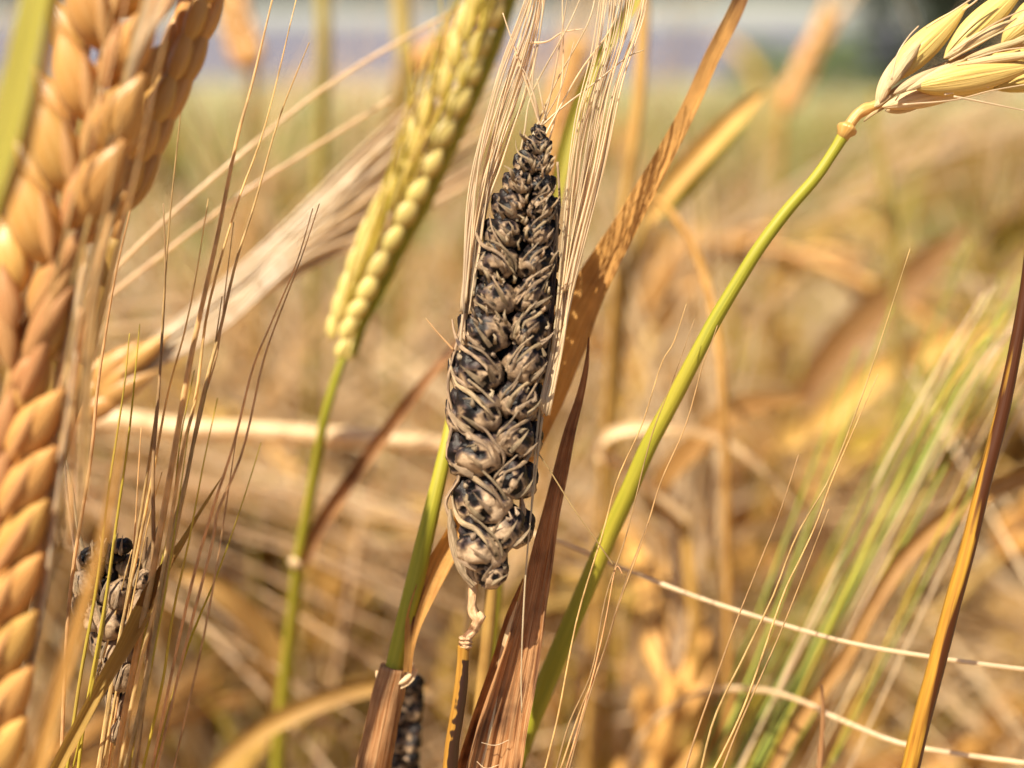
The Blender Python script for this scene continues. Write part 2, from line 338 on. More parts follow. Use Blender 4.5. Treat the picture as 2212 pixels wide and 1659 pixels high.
# ------------------------------------------------------------------ background barley, far: one mass
def stuff_field():
    r = random.Random(11)
    groups = {'straw': MB(), 'green': MB()}
    n = 0
    for i in range(5200):
        y = 1.15 * (9.5 / 1.15) ** (r.random() ** 0.95)
        x = r.uniform(-0.62, 0.62) * (y + 0.3)
        q_ = x / y; patch = (.03 < q_ < .27 and y > 1.3) or (-.33 < q_ < -.16 and y > 1.3)
        g = 'green' if r.random() < (.78 if patch else 0) or r.random() < (0.34 + 0.2 * noise.noise(Vector((x * 1.5, y * 0.8, 3)))) else 'straw'
        mb = groups[g]
        z0 = gz(x, y); h = r.uniform(0.36, 0.54); lx = r.gauss(0.05, 0.09); ly = r.gauss(0, 0.09)
        b = Vector((x, y, z0)); m_ = b + Vector((lx * .4, ly * .4, h * .6)); t = b + Vector((lx, ly, h))
        s = 0.0016
        tube(mb, [b, m_, t], [s, s, s * .8], 3, cap=False)
        d = (t - m_).normalized() * 0.07 + Vector((r.gauss(0, .02), r.gauss(0, .02), -0.01))
        tube(mb, [t, t + d * .4, t + d], [0.002, 0.0055, 0.001], 4, cap=False)
        for k in range(2):
            q = t + d * r.uniform(.3, .9)
            tube(mb, [q, q + d * 1.4 + Vector((r.gauss(0, .02), r.gauss(0, .02), r.gauss(0, .01)))], [0.0009, 0.0003], 3, cap=False)
        for k in range(2):
            q = b.lerp(t, r.uniform(.4, .95)); a = r.random() * 6.28; L = r.uniform(.1, .2)
            dd = Vector((math.cos(a), math.sin(a), 0)) * L
            ribbon(mb, [q, q + dd * .5 + Vector((0, 0, L * .35)), q + dd + Vector((0, 0, -L * .1))], [0.006, 0.010, 0.002], Vector((0, -.5, 1)), nx=1, fold=0, ridge=0)
    for g, mb in groups.items():
        me = mb.mesh('far_barley', M['dry_leaf'] if g == 'straw' else M['field_green'])
        o = bpy.data.objects.new('barley_crop' if g == 'straw' else 'grass', me); C.objects.link(o)
        o['kind'] = 'stuff'; o['category'] = 'barley' if g == 'straw' else 'grass'
        o['label'] = 'distant blurred mass of dry barley filling the field' if g == 'straw' else 'blurred green grass growing among the distant barley'
stuff_field()
# tangled straw lying low between the near plants
def stuff_straw():
    r = random.Random(5); mb = MB()
    for i in range(1500):
        y = r.uniform(0.22, 1.6); x = r.uniform(-.6, .6) * (y + .1); z = gz(x, y) + r.uniform(0.02, 0.26)
        a = r.random() * 6.28; L = r.uniform(.08, .3); d = Vector((math.cos(a), math.sin(a), r.uniform(-.25, .4))) * L
        p = Vector((x, y, z)); q = p + d; q.z = max(q.z, gz(q.x, q.y) + .005)
        mid = (p + q) / 2 + Vector((r.gauss(0, .02), r.gauss(0, .02), r.uniform(0, .04)))
        if r.random() < .45: tube(mb, [p, mid, q], [.0017, .0017, .0013], 4, cap=False)
        else: ribbon(mb, [p, p.lerp(mid, .5), mid, q], [.004, .009, .009, .002], Vector((r.gauss(0, .6), r.gauss(0, .6), 1)), nx=2, fold=.2, ridge=0)
    me = mb.mesh('straw', M['straw']); o = bpy.data.objects.new('straw', me); C.objects.link(o)
    o['kind'] = 'stuff'; o['category'] = 'straw'; o['label'] = 'tangled fallen straw lying between the barley plants'
stuff_straw()

# ------------------------------------------------------------------ background barley, near: single plants
def kernel_mesh(name, m, seg=12, rows=12, keel=0.05, bow=0.06, fat=1.0):
    mb = MB(); v = []; f = []; uv = []
    for i in range(rows + 1):
        t = i / rows
        r_ = (math.sin(math.pi * min(1, t ** 0.82)) ** 0.86) * 0.5 if 0 < t < 1 else 0.03
        if t > .8: r_ = max(r_, 0.06)
        for k in range(seg + 1):
            a = 2 * math.pi * k / seg
            kk = 1 + keel * math.cos(5 * a) - 0.10 * max(0, math.cos(a + math.pi / 2)) ** 6
            v.append(Vector((math.cos(a) * r_ * kk, math.sin(a) * r_ * kk * 0.85 - bow * math.sin(math.pi * t), t))); uv.append((k / seg, t))
    for i in range(rows):
        for k in range(seg):
            o = i * (seg + 1) + k; f.append((o, o + 1, o + seg + 2, o + seg + 1))
    mb.add(v, f, uv)
    return mb.mesh(name, m)
def kmat(base, tip, width, front=None):
    """matrix that lays the unit kernel from base to tip"""
    ax = tip - base; L = ax.length; z = ax.normalized(); fr = front or -FWD
    x = fr.cross(z)
    x = x.normalized() if x.length > 1e-6 else Vector((1, 0, 0))
    y = z.cross(x)
    return Matrix.Translation(base) @ Matrix((x, y, z)).transposed().to_4x4() @ Matrix.Diagonal((width, width, L, 1))

def proto(seed, green):
    r = random.Random(seed); h = r.uniform(.40, .52)
    lean = Vector((r.uniform(-.04, .14), r.gauss(0, .05), 0))
    pts = [Vector((0, 0, -.01)), lean * .2 + Vector((0, 0, h * .35)), lean * .55 + Vector((0, 0, h * .7)), lean + Vector((0, 0, h))]
    sp = [Vector(p) for p in spline([tuple(p) for p in pts], 12)]
    parts = []
    mb = MB(); tube(mb, sp, [.0019 - .0007 * i / 11 for i in range(12)], 6)
    ms = M['field_green'] if green else M['straw']; ml = M['field_green'] if green and r.random() < .6 else M['dry_leaf']
    parts.append(('stem', mb.mesh('stem', ms)))
    d = (sp[-1] - sp[-2]).normalized(); nod = Vector((r.gauss(.02, .03), r.gauss(0, .03), r.uniform(-.06, .01)))
    ax = [sp[-1], sp[-1] + d * .03 + nod * .15, sp[-1] + d * .055 + nod * .7, sp[-1] + d * .07 + nod * 1.5]
    ax = [Vector(p) for p in spline([tuple(p) for p in ax], 14)]
    mb = MB(); km = None
    for i in range(13):
        t = i / 12; wv = .0035 * (1 - .5 * t)
        for s in (-1, 1, 0):
            dd = (ax[min(i + 1, 13)] - ax[i]).normalized()
            sd = Vector((0, 0, 1)).cross(dd) if abs(dd.z) < .9 else Vector((1, 0, 0))
            sd = sd.normalized() if s else dd.cross(sd).normalized()
            if not s: s = 1 if i % 2 else -1
            b = ax[i] + sd * s * .0012; tip = b + dd * .010 + sd * s * .0035
            tube(mb, [b, b.lerp(tip, .35), b.lerp(tip, .7), tip], [.0006, wv * .55, wv * .5, .0003], 5, cap=False)
    parts.append(('ear', mb.mesh('ear', M['straw'])))
    mb = MB(); L = .09
    for i in range(26):
        k = r.randrange(2, 13); dd = (ax[k + 1] - ax[k]).normalized()
        q = ax[k] + dd * .008; e = dd + Vector((r.gauss(0, .16), r.gauss(0, .16), r.gauss(0, .12)))
        tube(mb, [q, q + e * L * .5, q + e * L + Vector((0, 0, -.008))], [.0004, .0003, .00012], 3, cap=False)
    parts.append(('awns', mb.mesh('awns', M['green_awn'] if green else M['awn'])))
    for k in range(r.choice((2, 3, 3))):
        i = r.randrange(5, 11); a = r.random() * 6.28; L = r.uniform(.10, .22); q = sp[i]; dr = Vector((math.cos(a), math.sin(a), 0))
        c = [q, q + dr * L * .22 + Vector((0, 0, L * .28)), q + dr * L * .55 + Vector((0, 0, L * r.uniform(.0, .35))), q + dr * L * .75 + Vector((r.gauss(0, .02), r.gauss(0, .02), -L * r.uniform(.1, .6)))]
        c = [Vector(p) for p in spline([tuple(p) for p in c], 14)]
        tw = r.uniform(-2.5, 2.5); mb = MB(); wd = r.uniform(.007, .011)
        ribbon(mb, c, [wd * min(1, .35 + 3 * j / 13) * (1 - (j / 13) ** 3) + .0006 for j in range(14)], Vector((dr.x, dr.y, 1.2)), twist=lambda t: tw * t, nx=4, fold=.25)
        parts.append(('leaf', mb.mesh('leaf', ml)))
    return parts
protos = [proto(100 + i, False) for i in range(9)] + [proto(200 + i, True) for i in range(3)]
PV = []
for parts in protos:
    a_ = []
    for nm, me in parts:
        c_ = np.empty(len(me.vertices) * 3, dtype=np.float32); me.vertices.foreach_get('co', c_); a_.append(c_.reshape(-1, 3)[::2])
    PV.append(np.concatenate(a_))
HERO = np.array(P(1080, 800, 12.0))
def clear_of_front(pi, mat, topy=None, near=.175):
    """a background plant may neither reach in front of the sharp plants nor shade them"""
    m = np.array(mat); v = PV[pi] @ m[:3, :3].T + m[:3, 3]
    c = v - np.array(CAM); d = c @ np.array(FWD); x = np.abs(c[:, 0]); up = c @ np.array(UP)
    vis = (d > .005) & (x < d * .52) & (np.abs(up) < d * .40)
    if np.any(vis & (d < near)): return False
    if topy is not None:
        py = PH / 2 - up / np.maximum(d, .01) / K
        if np.mean(vis & (py < topy)) > .02: return False
    h = v - HERO; t = h @ np.array(SUN); lat = np.linalg.norm(h - t[:, None] * np.array(SUN), axis=1)
    if np.any((t > .01) & (lat < .06) & (t < .5)): return False
    if np.mean(vis) < .04: return False
    clear_of_front.px = float(np.median((PW / 2 + c[:, 0] / np.maximum(d, .01) / K)[vis])); clear_of_front.d = float(np.median(d[vis]))
    return True
def where():
    px, d = clear_of_front.px, clear_of_front.d
    z = ('behind the golden ears at the left edge' if px < 260 else 'behind the tall fan of awns at the left' if px < 560 else 'behind the stem of the yellow-green ear' if px < 800
         else 'just left of the blackened ear' if px < 1010 else 'directly behind the blackened ear and brown leaves' if px < 1270 else 'behind the long bent yellow-green stem' if px < 1560
         else 'behind the green awns right of centre' if px < 1860 else 'behind the dark stem at the right edge')
    return ('largest and softest ' if d < .30 else 'large blurred ' if d < .42 else 'blurred ' if d < .65 else 'small very blurred '), z
def background_plants():
    r = random.Random(21); n = 0; tries = 0
    while n < 150 and tries < 5000:
        tries += 1
        y = r.uniform(.25, 1.25) if r.random() > .6 else r.uniform(.24, .55)
        x = r.uniform(-.55, .58) * (y + .06) - .03
        pi = r.randrange(9) if r.random() > .2 else 9 + r.randrange(3)
        hs = 1.0 if y > .55 else 1.12
        if y < .36: hs = 1.0
        if n % 9 == 0: y = r.uniform(.9, 1.7); x = r.uniform(-.5, .5) * (y + .06); hs = r.uniform(1.35, 1.6)
        e_ = (r.gauss(0, .12), r.gauss(.10, .16), r.random() * 6.28 if r.random() > .5 else r.gauss(0, .7)); s = r.uniform(.9, 1.08) * hs
        if not clear_of_front(pi, Matrix.Translation((x, y, gz(x, y))) @ Euler(e_).to_matrix().to_4x4() @ Matrix.Scale(s, 4)): continue
        root = empty('barley_plant', (x, y, gz(x, y)),
                     where()[0] + ('green' if pi > 8 else 'dry') + ' barley plant ' + where()[1],
                     'barley plant', ('green' if pi > 8 else 'dry') + ' background barley ' + where()[1])
        root.rotation_euler = e_; root.scale = (s, s, s)
        for nm, me in protos[pi]: child(nm, me, root)
        n += 1
    # the nearest ones: crowding in just behind the sharp ear, most of them leaning to the right
    k_ = 0; i = 0
    while k_ < 165 and i < 8000:
        i += 1; d = 22 + 26 * r.random() ** 1.2
        tx = r.uniform(-250, 2450); py = r.uniform(640 if tx < 1450 else 480, 1750)
        tgt = P(tx, py, d)
        pi = r.randrange(9) if r.random() > .09 else 9 + r.randrange(3)
        lx = r.gauss(.07, .09); ly = r.uniform(-.02, .10)
        base = Vector((tgt.x - lx, tgt.y + ly, 0)); base.z = gz(base.x, base.y)
        if base.y < .17: base.y = .17
        v_ = tgt - base; s = v_.length / .50
        q = v_.to_track_quat('Z', 'Y') @ Matrix.Rotation(r.random() * 6.28, 3, 'Z').to_quaternion(); w_ = r.uniform(1.15, 1.7)
        if not clear_of_front(pi, Matrix.Translation(base) @ q.to_matrix().to_4x4() @ Matrix.Diagonal((w_, w_, s, 1)), (540 if tx < 1450 else 400) if k_ % 7 else 100): continue
        k_ += 1
        root = empty('barley_plant', base, where()[0] + ('green' if pi > 8 else 'dry') + ' barley plant ' + where()[1],
                     'barley plant', ('green' if pi > 8 else 'dry') + ' background barley ' + where()[1])
        root.rotation_euler = q.to_euler(); root.scale = (w_, w_, s)
        for nm, me in protos[pi]: child(nm, me, root)
background_plants()

# ------------------------------------------------------------------ tools for the plants in front
def ground_tail(p, q, n=1):
    """carry a stem on from its last visible point q (coming from p) down to the soil"""
    d = (q - p).normalized(); L = 0.10
    a = q + d * L
    if a.z > q.z - .03: a = q + Vector((d.x, d.y, -0.8)) * L
    b = Vector((a.x + d.x * .12, a.y + d.y * .12 + .03, 0)); b.z = gz(b.x, b.y)
    return [a, a.lerp(b, .5) + Vector((0, 0, .0)), b + Vector((0, 0, -.01))]
def path(pl, n, d=None):
    """list of (px, py, dist_cm, width_px) -> points and radii"""
    sp = spline([tuple(p) for p in pl], n)
    return [P(a[0], a[1], a[2]) for a in sp], [S(a[3], a[2]) / 2 for a in sp]
def stem(root, pl, m, off, n=40, sides=12, tail=True, burn=None, name='stem', wob=0.04, label=None):
    pts, rd = path(pl, n)
    if tail:
        t = ground_tail(pts[-2], pts[-1]); a = [tuple(pts[-1])] + [tuple(x) for x in t]
        ex = [Vector(x) for x in spline(a, 12)][1:]
        pts += ex; rd += [max(rd[-1], .0012)] * len(ex)
    mb = MB(); tube(mb, pts, rd, sides, burn=burn, wob=wob)
    return build(mb, name, m, root, off, label), pts[-1]
def root_of(pl):
    """where a stem that is carried down to the soil will stand"""
    pts, _ = path(pl, 40); t = ground_tail(pts[-2], pts[-1]); return Vector((t[-1].x, t[-1].y, gz(t[-1].x, t[-1].y)))
def awn(parent, pl, m, off, n=26, label=None, name='awn', jag=True, kink=0.0):
    pts, rd = path(pl, n)
    if kink:
        sd = R.random() * 100
        pts = [p + (RT * noise.noise(p * 220 + Vector((sd, 0, 0))) + UP * 0) * kink for p in pts]
    mb = MB(); tube(mb, pts, rd, 5, flat=.8, burn=lambda t, a, q: .4 * max(0, noise.noise(q * 260) - .2) * 2)
    return build(mb, name, m, parent, off, label)
def barbs(parent, pl, off, m, step=.0011, ln=.0004):
    pts, rd = path(pl, 60); mb = MB()
    for i in range(1, 59, 1):
        d = (pts[i + 1] - pts[i - 1]).normalized(); s = 1 if i % 2 else -1
        b = pts[i] + RT * s * rd[i] * .8
        tube(mb, [b, b + d * ln * -1 * .9 * (1 if d.z < 0 else -1) + RT * s * ln * .45], [rd[i] * .5, rd[i] * .1], 3, cap=False)
    o = build(mb, 'barbs', m, parent, off); o['kind'] = 'stuff'; return o

# ------------------------------------------------------------------ THE SMUTTED EAR
def smut_kernel(c, ax, front, W, L, seed, dark=0.0, seg=34, rows=30, side=-1):
    """lumpy torn grain: returns mesh builder + surface function"""
    e1 = ax.normalized(); e2 = e1.cross(front).normalized(); e3 = e2.cross(e1).normalized()
    sv = Vector((seed * 7.13, seed * 3.7, seed * 1.9))
    def surf(s, th, off=1.0):
        pr = math.sqrt(max(0, 1 - s * s)) ** 0.85 * (1 - .16 * s)
        return c + e1 * L * s + (e2 * math.cos(th) + e3 * math.sin(th)) * W * pr * off
    v = []; f = []; uv = []; b = []
    for i in range(rows + 1):
        s = -math.cos(math.pi * i / rows)
        for k in range(seg + 1):
            th = 2 * math.pi * k / seg
            p = surf(s, th); kk = (p - c) / W + sv
            n1 = noise.noise(kk * 1.1); n2 = noise.noise(kk * 2.4 + Vector((9, 0, 0))); n3 = noise.noise(kk * 7.5)
            ridge = 1 - abs(noise.noise(Vector((th * 1.6 + sv.x, s * 0.9, sv.y)))) * 2
            up = max(0, min(1, (s + .18 + .4 * n2) * 1.9))            # upper half: dark spore mass under thin grey skin; lower half: pale cup
            hole = max(0, min(1, (noise.noise(kk * 1.9 + Vector((0, 4, 0))) + .25 * n2 + dark * 1.3 - .17) * 5))
            out = math.cos(th) * side
            pit = max(0, min(1, 1.6 - ((s - .55) ** 2 + (out - .62) ** 2) * 16)) if (seed * 7) % 5 < 3 else 0
            mask = max(up * (.50 if dark > -.01 else .12) + .07 * n3 + (.10 if dark > .08 else 0) * (1 + n2), hole * .72, pit * (.75 + .5 * n3))
            r = 1 + .15 * n1 + .08 * n2 + .03 * n3 + .04 * ridge - .07 * up
            rim = math.exp(-((hole - .30) / .18) ** 2) * .06 + math.exp(-((pit - .35) / .2) ** 2) * .12
            r += rim - .15 * hole * (1 + .5 * noise.noise(kk * 12)) - .22 * pit * (1 + .9 * noise.noise(kk * 14))
            mask = mask - rim * 3
            q = c + (p - c) * r
            v.append(q); uv.append((k / seg, s)); b.append(mask + .04 * n3)
    for i in range(rows):
        for k in range(seg):
            o = i * (seg + 1) + k; f.append((o, o + 1, o + seg + 2, o + seg + 1))
    mb = MB(); mb.add(v, f, uv, b)
    return mb, surf

def hero():
    D = 12.0
    stem_pl = [(1024, 1250, D, 20), (1020, 1300, D, 18), (1023, 1326, D, 22), (1031, 1341, D - .03, 21), (1024, 1360, D, 19), (1010, 1377, D, 24),
               (1002, 1395, D, 27), (1000, 1430, D, 26), (996, 1480, D, 29), (988, 1540, D, 30), (978, 1600, D + .02, 31), (970, 1680, D + .05, 33), (955, 1800, D + .1, 34)]
    off = root_of(stem_pl)
    root = empty('smutted_barley_plant', off, 'sharp blackened smut-diseased barley ear with pale awns in the middle of the picture', 'barley plant')
    # stem below the collar, neck above
    stem(root, stem_pl[6:], M['yellow_stem'], off, n=90, sides=26, burn=lambda t, a, q: max(0, min(.95, (-math.cos(a + .2) + .6 + .6 * noise.noise(Vector((a * 2.5, q.z * 160, 1))) + .4 * noise.noise(q * 1500)) * 2.2)) * max(0, min(1, (t - .09 - .03 * noise.noise(q * 700)) * 18)))
    stem(root, stem_pl[:7], M['node'], off, n=34, tail=False, name='neck', wob=.35, burn=lambda t, a, q: .45 * max(0, 1 - t * 5) + .9 * max(0, noise.noise(q * 500)) * 2)
    mb = MB(); c = P(1006, 1384, D)
    for k in range(3):
        tube(mb, [c + UP * S(10 - 9 * k, D), c + UP * S(6 - 9 * k, D), c + UP * S(2 - 9 * k, D)], [S(12, D), S(16.5 - k, D), S(12, D)], 14, wob=.3)
    tube(mb, [P(1034, 1322, D - .05), P(1040, 1332, D - .06), P(1036, 1346, D - .05)], [S(5, D), S(10, D), S(6, D)], 10, wob=.4)
    build(mb, 'collar', M['node'], root, off)
    # rachis
    axis = [(1023, 1265), (1042, 1180), (1058, 1080), (1072, 960), (1080, 850), (1092, 750), (1112, 640), (1125, 540), (1140, 430), (1155, 350), (1168, 272)]
    pts = [P(x, y, D + .08) for x, y in axis]; sp = [Vector(q) for q in spline([tuple(p) for p in pts], 40)]
    mb = MB(); tube(mb, sp, [S(min(32 - 20 * i / 39, 8 + i * 6), D) for i in range(40)], 12, wob=.5, burn=lambda t, a, q: .6 + .3 * noise.noise(q * 900))
    ear = build(mb, 'ear', M['smut'], root, off)
    def axat(y):
        for (x0, y0), (x1, y1) in zip(axis, axis[1:]):
            if y1 <= y <= y0: return x0 + (x1 - x0) * (y - y0) / (y1 - y0)
        return axis[0][0] if y > axis[0][1] else axis[-1][0]
    kern = []   # x, y, depth offset cm, half width px, half length px, side, darkness
    Lc = [(1032, 1172, 50, 60), (1046, 1070, 50, 58), (1032, 972, 54, 58), (1028, 882, 50, 60), (1030, 795, 46, 56), (1048, 712, 44, 54), (1062, 636, 40, 50),
          (1072, 562, 40, 48), (1086, 498, 34, 42), (1100, 440, 30, 38), (1120, 392, 26, 32), (1136, 348, 20, 28), (1150, 312, 16, 24), (1163, 284, 11, 20)]
    Rc = [(1068, 1226, 34, 42), (1096, 1132, 42, 52), (1108, 1030, 40, 48), (1116, 940, 42, 50), (1124, 858, 42, 52), (1140, 778, 42, 54), (1150, 704, 40, 52),
          (1156, 630, 38, 50), (1162, 562, 34, 46), (1168, 498, 30, 40), (1172, 444, 26, 34), (1172, 396, 21, 30), (1172, 350, 17, 26), (1176, 312, 12, 20)]
    for side, lst in ((-1, Lc), (1, Rc)):
        for i, (x, y, a, b) in enumerate(lst):
            kern.append((x, y, -.16 - .0007 * a, a, b, side, .04 if y > 950 else (.10 if y > 520 else .16), True))
            # outer grain of the same whorl and one at the back
            if i > 0: kern.append((x + side * a * .62, y + 6, .02, a * .74, b * .86, side, .04, y > 500 and True))
            kern.append((x + side * a * .1 , y + 4, .26, a * .8, b * .85, side, .1, False))
    back = -FWD
    for i, (x, y, dz, a, b, side, dark, det) in enumerate(kern):
        ax = (UP + RT * side * .42 - back * (.16 if dz < 0 else .0)).normalized(); x -= side * (5 if dz < 0 else 0) * min(1, a / 40) * -1 * -1
        c = P(x, y, D + dz); W = S(a, D) * 1.03; L = S(b, D)
        mb, surf = smut_kernel(c, ax, back, W, L, i + 1, dark, seg=34 if det else 18, rows=30 if det else 14, side=side)
        k = build(mb, 'kernel', M['smut'], ear, off)
        if not det: continue
        if dz < 0:
            nb = (3 if a > 38 else 2) if a > 15 else 1
            for j in range(nb):             # pointed glume claws standing up from the cup of the grain
                th0 = math.pi / 2 + side * -.1 + (j - (nb - 1) / 2) * .62 + R.uniform(-.18, .18)
                th1 = th0 - side * .42 * R.uniform(.3, 1.2); s1 = R.uniform(-.05, .35); n = 9; pts = []
                for q in range(n):
                    t = q / (n - 1); s = -.80 + (s1 + .80) * t
                    pts.append(surf(s, th0 + (th1 - th0) * t, 1.05 + .32 * t ** 1.3))
                wd = a * R.uniform(.13, .19)
                mb = MB(); ribbon(mb, pts, [2 * S(wd * (.75 + .25 * min(1, t / 2)) * (1 - t / (n - 1)) + .4, D) for t in range(n)], back, fold=R.uniform(-.5, .1), nx=5, ridge=.12, seed=i + j, twist=lambda t, k=R.uniform(-.8, .8): k * t, burn=lambda t, a_, q_: .5 * max(0, noise.noise(q_ * 900)) * 2)
                build(mb, 'glume', M['shred'], ear, off)
            for j in range(2 if a > 30 else 1):   # shreds of skin at the torn edges
                th = R.uniform(.4, 2.7); s0 = R.uniform(-.1, .5)
                pts = [surf(s0 + .13 * q * R.uniform(.6, 1.2), th + R.uniform(-.16, .16) * q, 1.03 + .05 * q) for q in range(4)]
                mb = MB(); tube(mb, pts, [S(a * .07, D), S(a * .11, D), S(a * .06, D), S(a * .02, D)], 6, flat=.5, fdir=back, wob=.6)
                build(mb, 'skin_flap', M['shred'], ear, off)
        if dz < 0 and a > 14:
            k_ = a / 50
            if a < 38 and R.random() < .45: continue
            if R.random() < .12: continue
            # broad lemma strap coming in from the flank across the top of the grain
            pl = [(x + side * 62 * k_, y - 112 * k_, D - .05, 7 * k_), (x + side * 58 * k_, y - 78 * k_, D - .14, 12 * k_), (x + side * 40 * k_, y - 48 * k_, D - .30, 20 * k_),
                  (x + side * 12 * k_, y - 30 * k_, D - .45, 17 * k_), (x - side * 12 * k_, y - 8 * k_, D - .50, 11 * k_), (x - side * 22 * k_, y + 10 * k_, D - .52, 3 * k_)]
            q = spline([(p0 + R.uniform(-4, 4) * k_, p1 + R.uniform(-4, 4) * k_, p2 + .10 * (1 - k_), p3 * R.uniform(.7, 1.1)) for p0, p1, p2, p3 in pl], 22)
            mb = MB(); ribbon(mb, [P(*z[:3]) for z in q], [S(max(1, z[3] * .78), D) for z in q], (back + UP * .35 - RT * side * .3).normalized(), fold=-.15, curl=-1.1, nx=8, ridge=.07, seed=i, burn=lambda t, a_, q_: .55 * max(0, noise.noise(q_ * 500)) * 2)
            build(mb, 'glume', M['glume_spike'], ear, off)
            # thin broken awn stub under it, curling to the centre line
            pl = [(x + side * R.uniform(8, 30) * k_, y - R.uniform(52, 66) * k_, D - .44, 4 * k_), (x - side * 8 * k_, y - 38 * k_, D - .44, 5.5 * k_), (x - side * 30 * k_, y - 14 * k_, D - .42, 6 * k_),
                  (x - side * 46 * k_, y + 10 * k_, D - .36, 8 * k_), (x - side * 46 * k_, y + 34 * k_, D - .34, 3 * k_)]
            q = spline([(p0 + R.uniform(-3, 3) * k_, p1 + R.uniform(-3, 3) * k_, p2 + .10 * (1 - k_), p3) for p0, p1, p2, p3 in pl], 20)
            mb = MB(); tube(mb, [P(*z[:3]) for z in q], [S(max(1.5, z[3]), D) / 2 for z in q], 6, wob=.3)
            build(mb, 'glume', M['shred'], ear, off)
    for i in range(70):
        y = R.uniform(300, 760); hw = 20 + 62 * min(1, (y - 270) / 330); u = R.uniform(-1, 1); x = axat(y) + hw * u; L_ = R.uniform(14, 34)
        q = [(x, y, D - .30 - .12 * (1 - abs(u)), R.uniform(5, 9)), (x + u * L_ * .35 + R.uniform(-5, 5), y - L_ * .6, D - .36 - .1 * (1 - abs(u)), R.uniform(4, 7)), (x + u * L_ * .6 + R.uniform(-8, 8), y - L_, D - .38, 1)]
        mb = MB(); tube(mb, [P(*z[:3]) for z in q], [S(z[3], D) / 2 for z in q], 5, flat=.4, fdir=back, wob=.5, burn=lambda t, a_, q_: .5 * max(0, noise.noise(q_ * 900)) * 2)
        build(mb, 'skin_flap', M['shred' if i % 2 else 'glume_spike'], ear, off)
    # big pale outer bracts at the foot of the ear
    for pl in ([(1022, 1268, 12), (1000, 1235, 22), (984, 1190, 26), (975, 1140, 20), (972, 1100, 8)],
               [(1030, 1262, 10), (1016, 1230, 18), (1004, 1200, 16), (995, 1160, 8)],
               [(1036, 1220, 10), (1080, 1195, 22), (1112, 1160, 26), (1128, 1110, 20), (1126, 1075, 8)],
               [(1048, 1235, 10), (1075, 1200, 26), (1092, 1185, 24), (1100, 1160, 8)]):
        q = spline([(a, b, D - .12, c) for a, b, c in pl], 18)
        mb = MB(); ribbon(mb, [P(*z[:3]) for z in q], [S(z[3], D) for z in q], back, fold=-.3, curl=-.9, nx=8)
        build(mb, 'bract', M['shred'], ear, off)
    # winding dark-edged strands down the flanks
    for s_, xs_ in ((-1, [(1040, 480), (1020, 580), (1008, 660), (986, 750), (970, 830), (978, 905), (968, 985), (990, 1030), (964, 1085), (985, 1140)]),
                    (-1, [(1052, 440), (1036, 520), (1034, 560), (1014, 640), (1000, 720), (986, 800)]),
                    (1, [(1203, 440), (1206, 520), (1198, 600), (1196, 680), (1186, 760), (1172, 860), (1160, 930), (1140, 1000)]),
                    (1, [(1204, 350), (1210, 450), (1196, 540), (1190, 640), (1180, 740)])):
        q = spline([(x + R.uniform(-3, 3), y, D - .08, R.uniform(5, 9)) for x, y in xs_], 40)
        mb = MB(); tube(mb, [P(*z[:3]) for z in q], [S(z[3], D) / 2 for z in q], 6, wob=.5, burn=lambda t, a, p_: .9 * max(0, noise.noise(p_ * 330)) * 2)
        build(mb, 'glume', M['glume_spike'], ear, off)
    # awns up the left flank
    r = random.Random(3)
    lo = [(986, 790), (996, 680), (1003, 560), (1016, 430), (1038, 310), (1075, 165), (1130, 20), (1152, -60)]
    li = [(1030, 560), (1040, 500), (1056, 430), (1078, 360), (1100, 290), (1132, 200), (1165, 60), (1180, -60)]
    for i in range(26):
        dz_ = r.uniform(0, .5); wj = r.uniform(.45, .85); bw = r.uniform(-9, 9)
        u = i / 25 + r.uniform(-.12, .10); y_cut = r.choice((0, 0, 1))
        pl = []
        for j, ((x0, y0), (x1, y1)) in enumerate(zip(lo, li)):
            if j < y_cut: continue
            wd = (8.5 - j * .75) * wj
            pl.append((x0 + (x1 - x0) * u + bw * math.sin(j * 1.1 + bw), y0 + (y1 - y0) * u, D - .2 + dz_ * (j / 7) + .1 * u, max(2.2, wd)))
        awn(ear, pl, M['awn'], off, n=34)
    ro = [(1180, 900), (1214, 740), (1240, 620), (1272, 510), (1312, 350), (1345, 170), (1390, 40), (1412, -40)]
    ri = [(1168, 880), (1192, 760), (1204, 640), (1212, 520), (1222, 400), (1246, 250), (1282, 100), (1300, -60)]
    for i in range(29):
        dz_ = r.uniform(0, .5); wj = r.uniform(.45, .85); bw = r.uniform(-9, 9)
        u = (i / 28) ** 1.1 + r.uniform(-.10, .12); y_cut = r.choice((0, 0, 1, 2))
        pl = []
        for j, ((x0, y0), (x1, y1)) in enumerate(zip(ri, ro)):
            if j < y_cut: continue
            pl.append((x0 + (x1 - x0) * u + bw * math.sin(j * 1.1 + bw), y0 + (y1 - y0) * u, D - .15 + dz_ * (j / 7), max(2.2, (8.8 - j * .75) * wj)))
        awn(ear, pl, M['awn'], off, n=34)
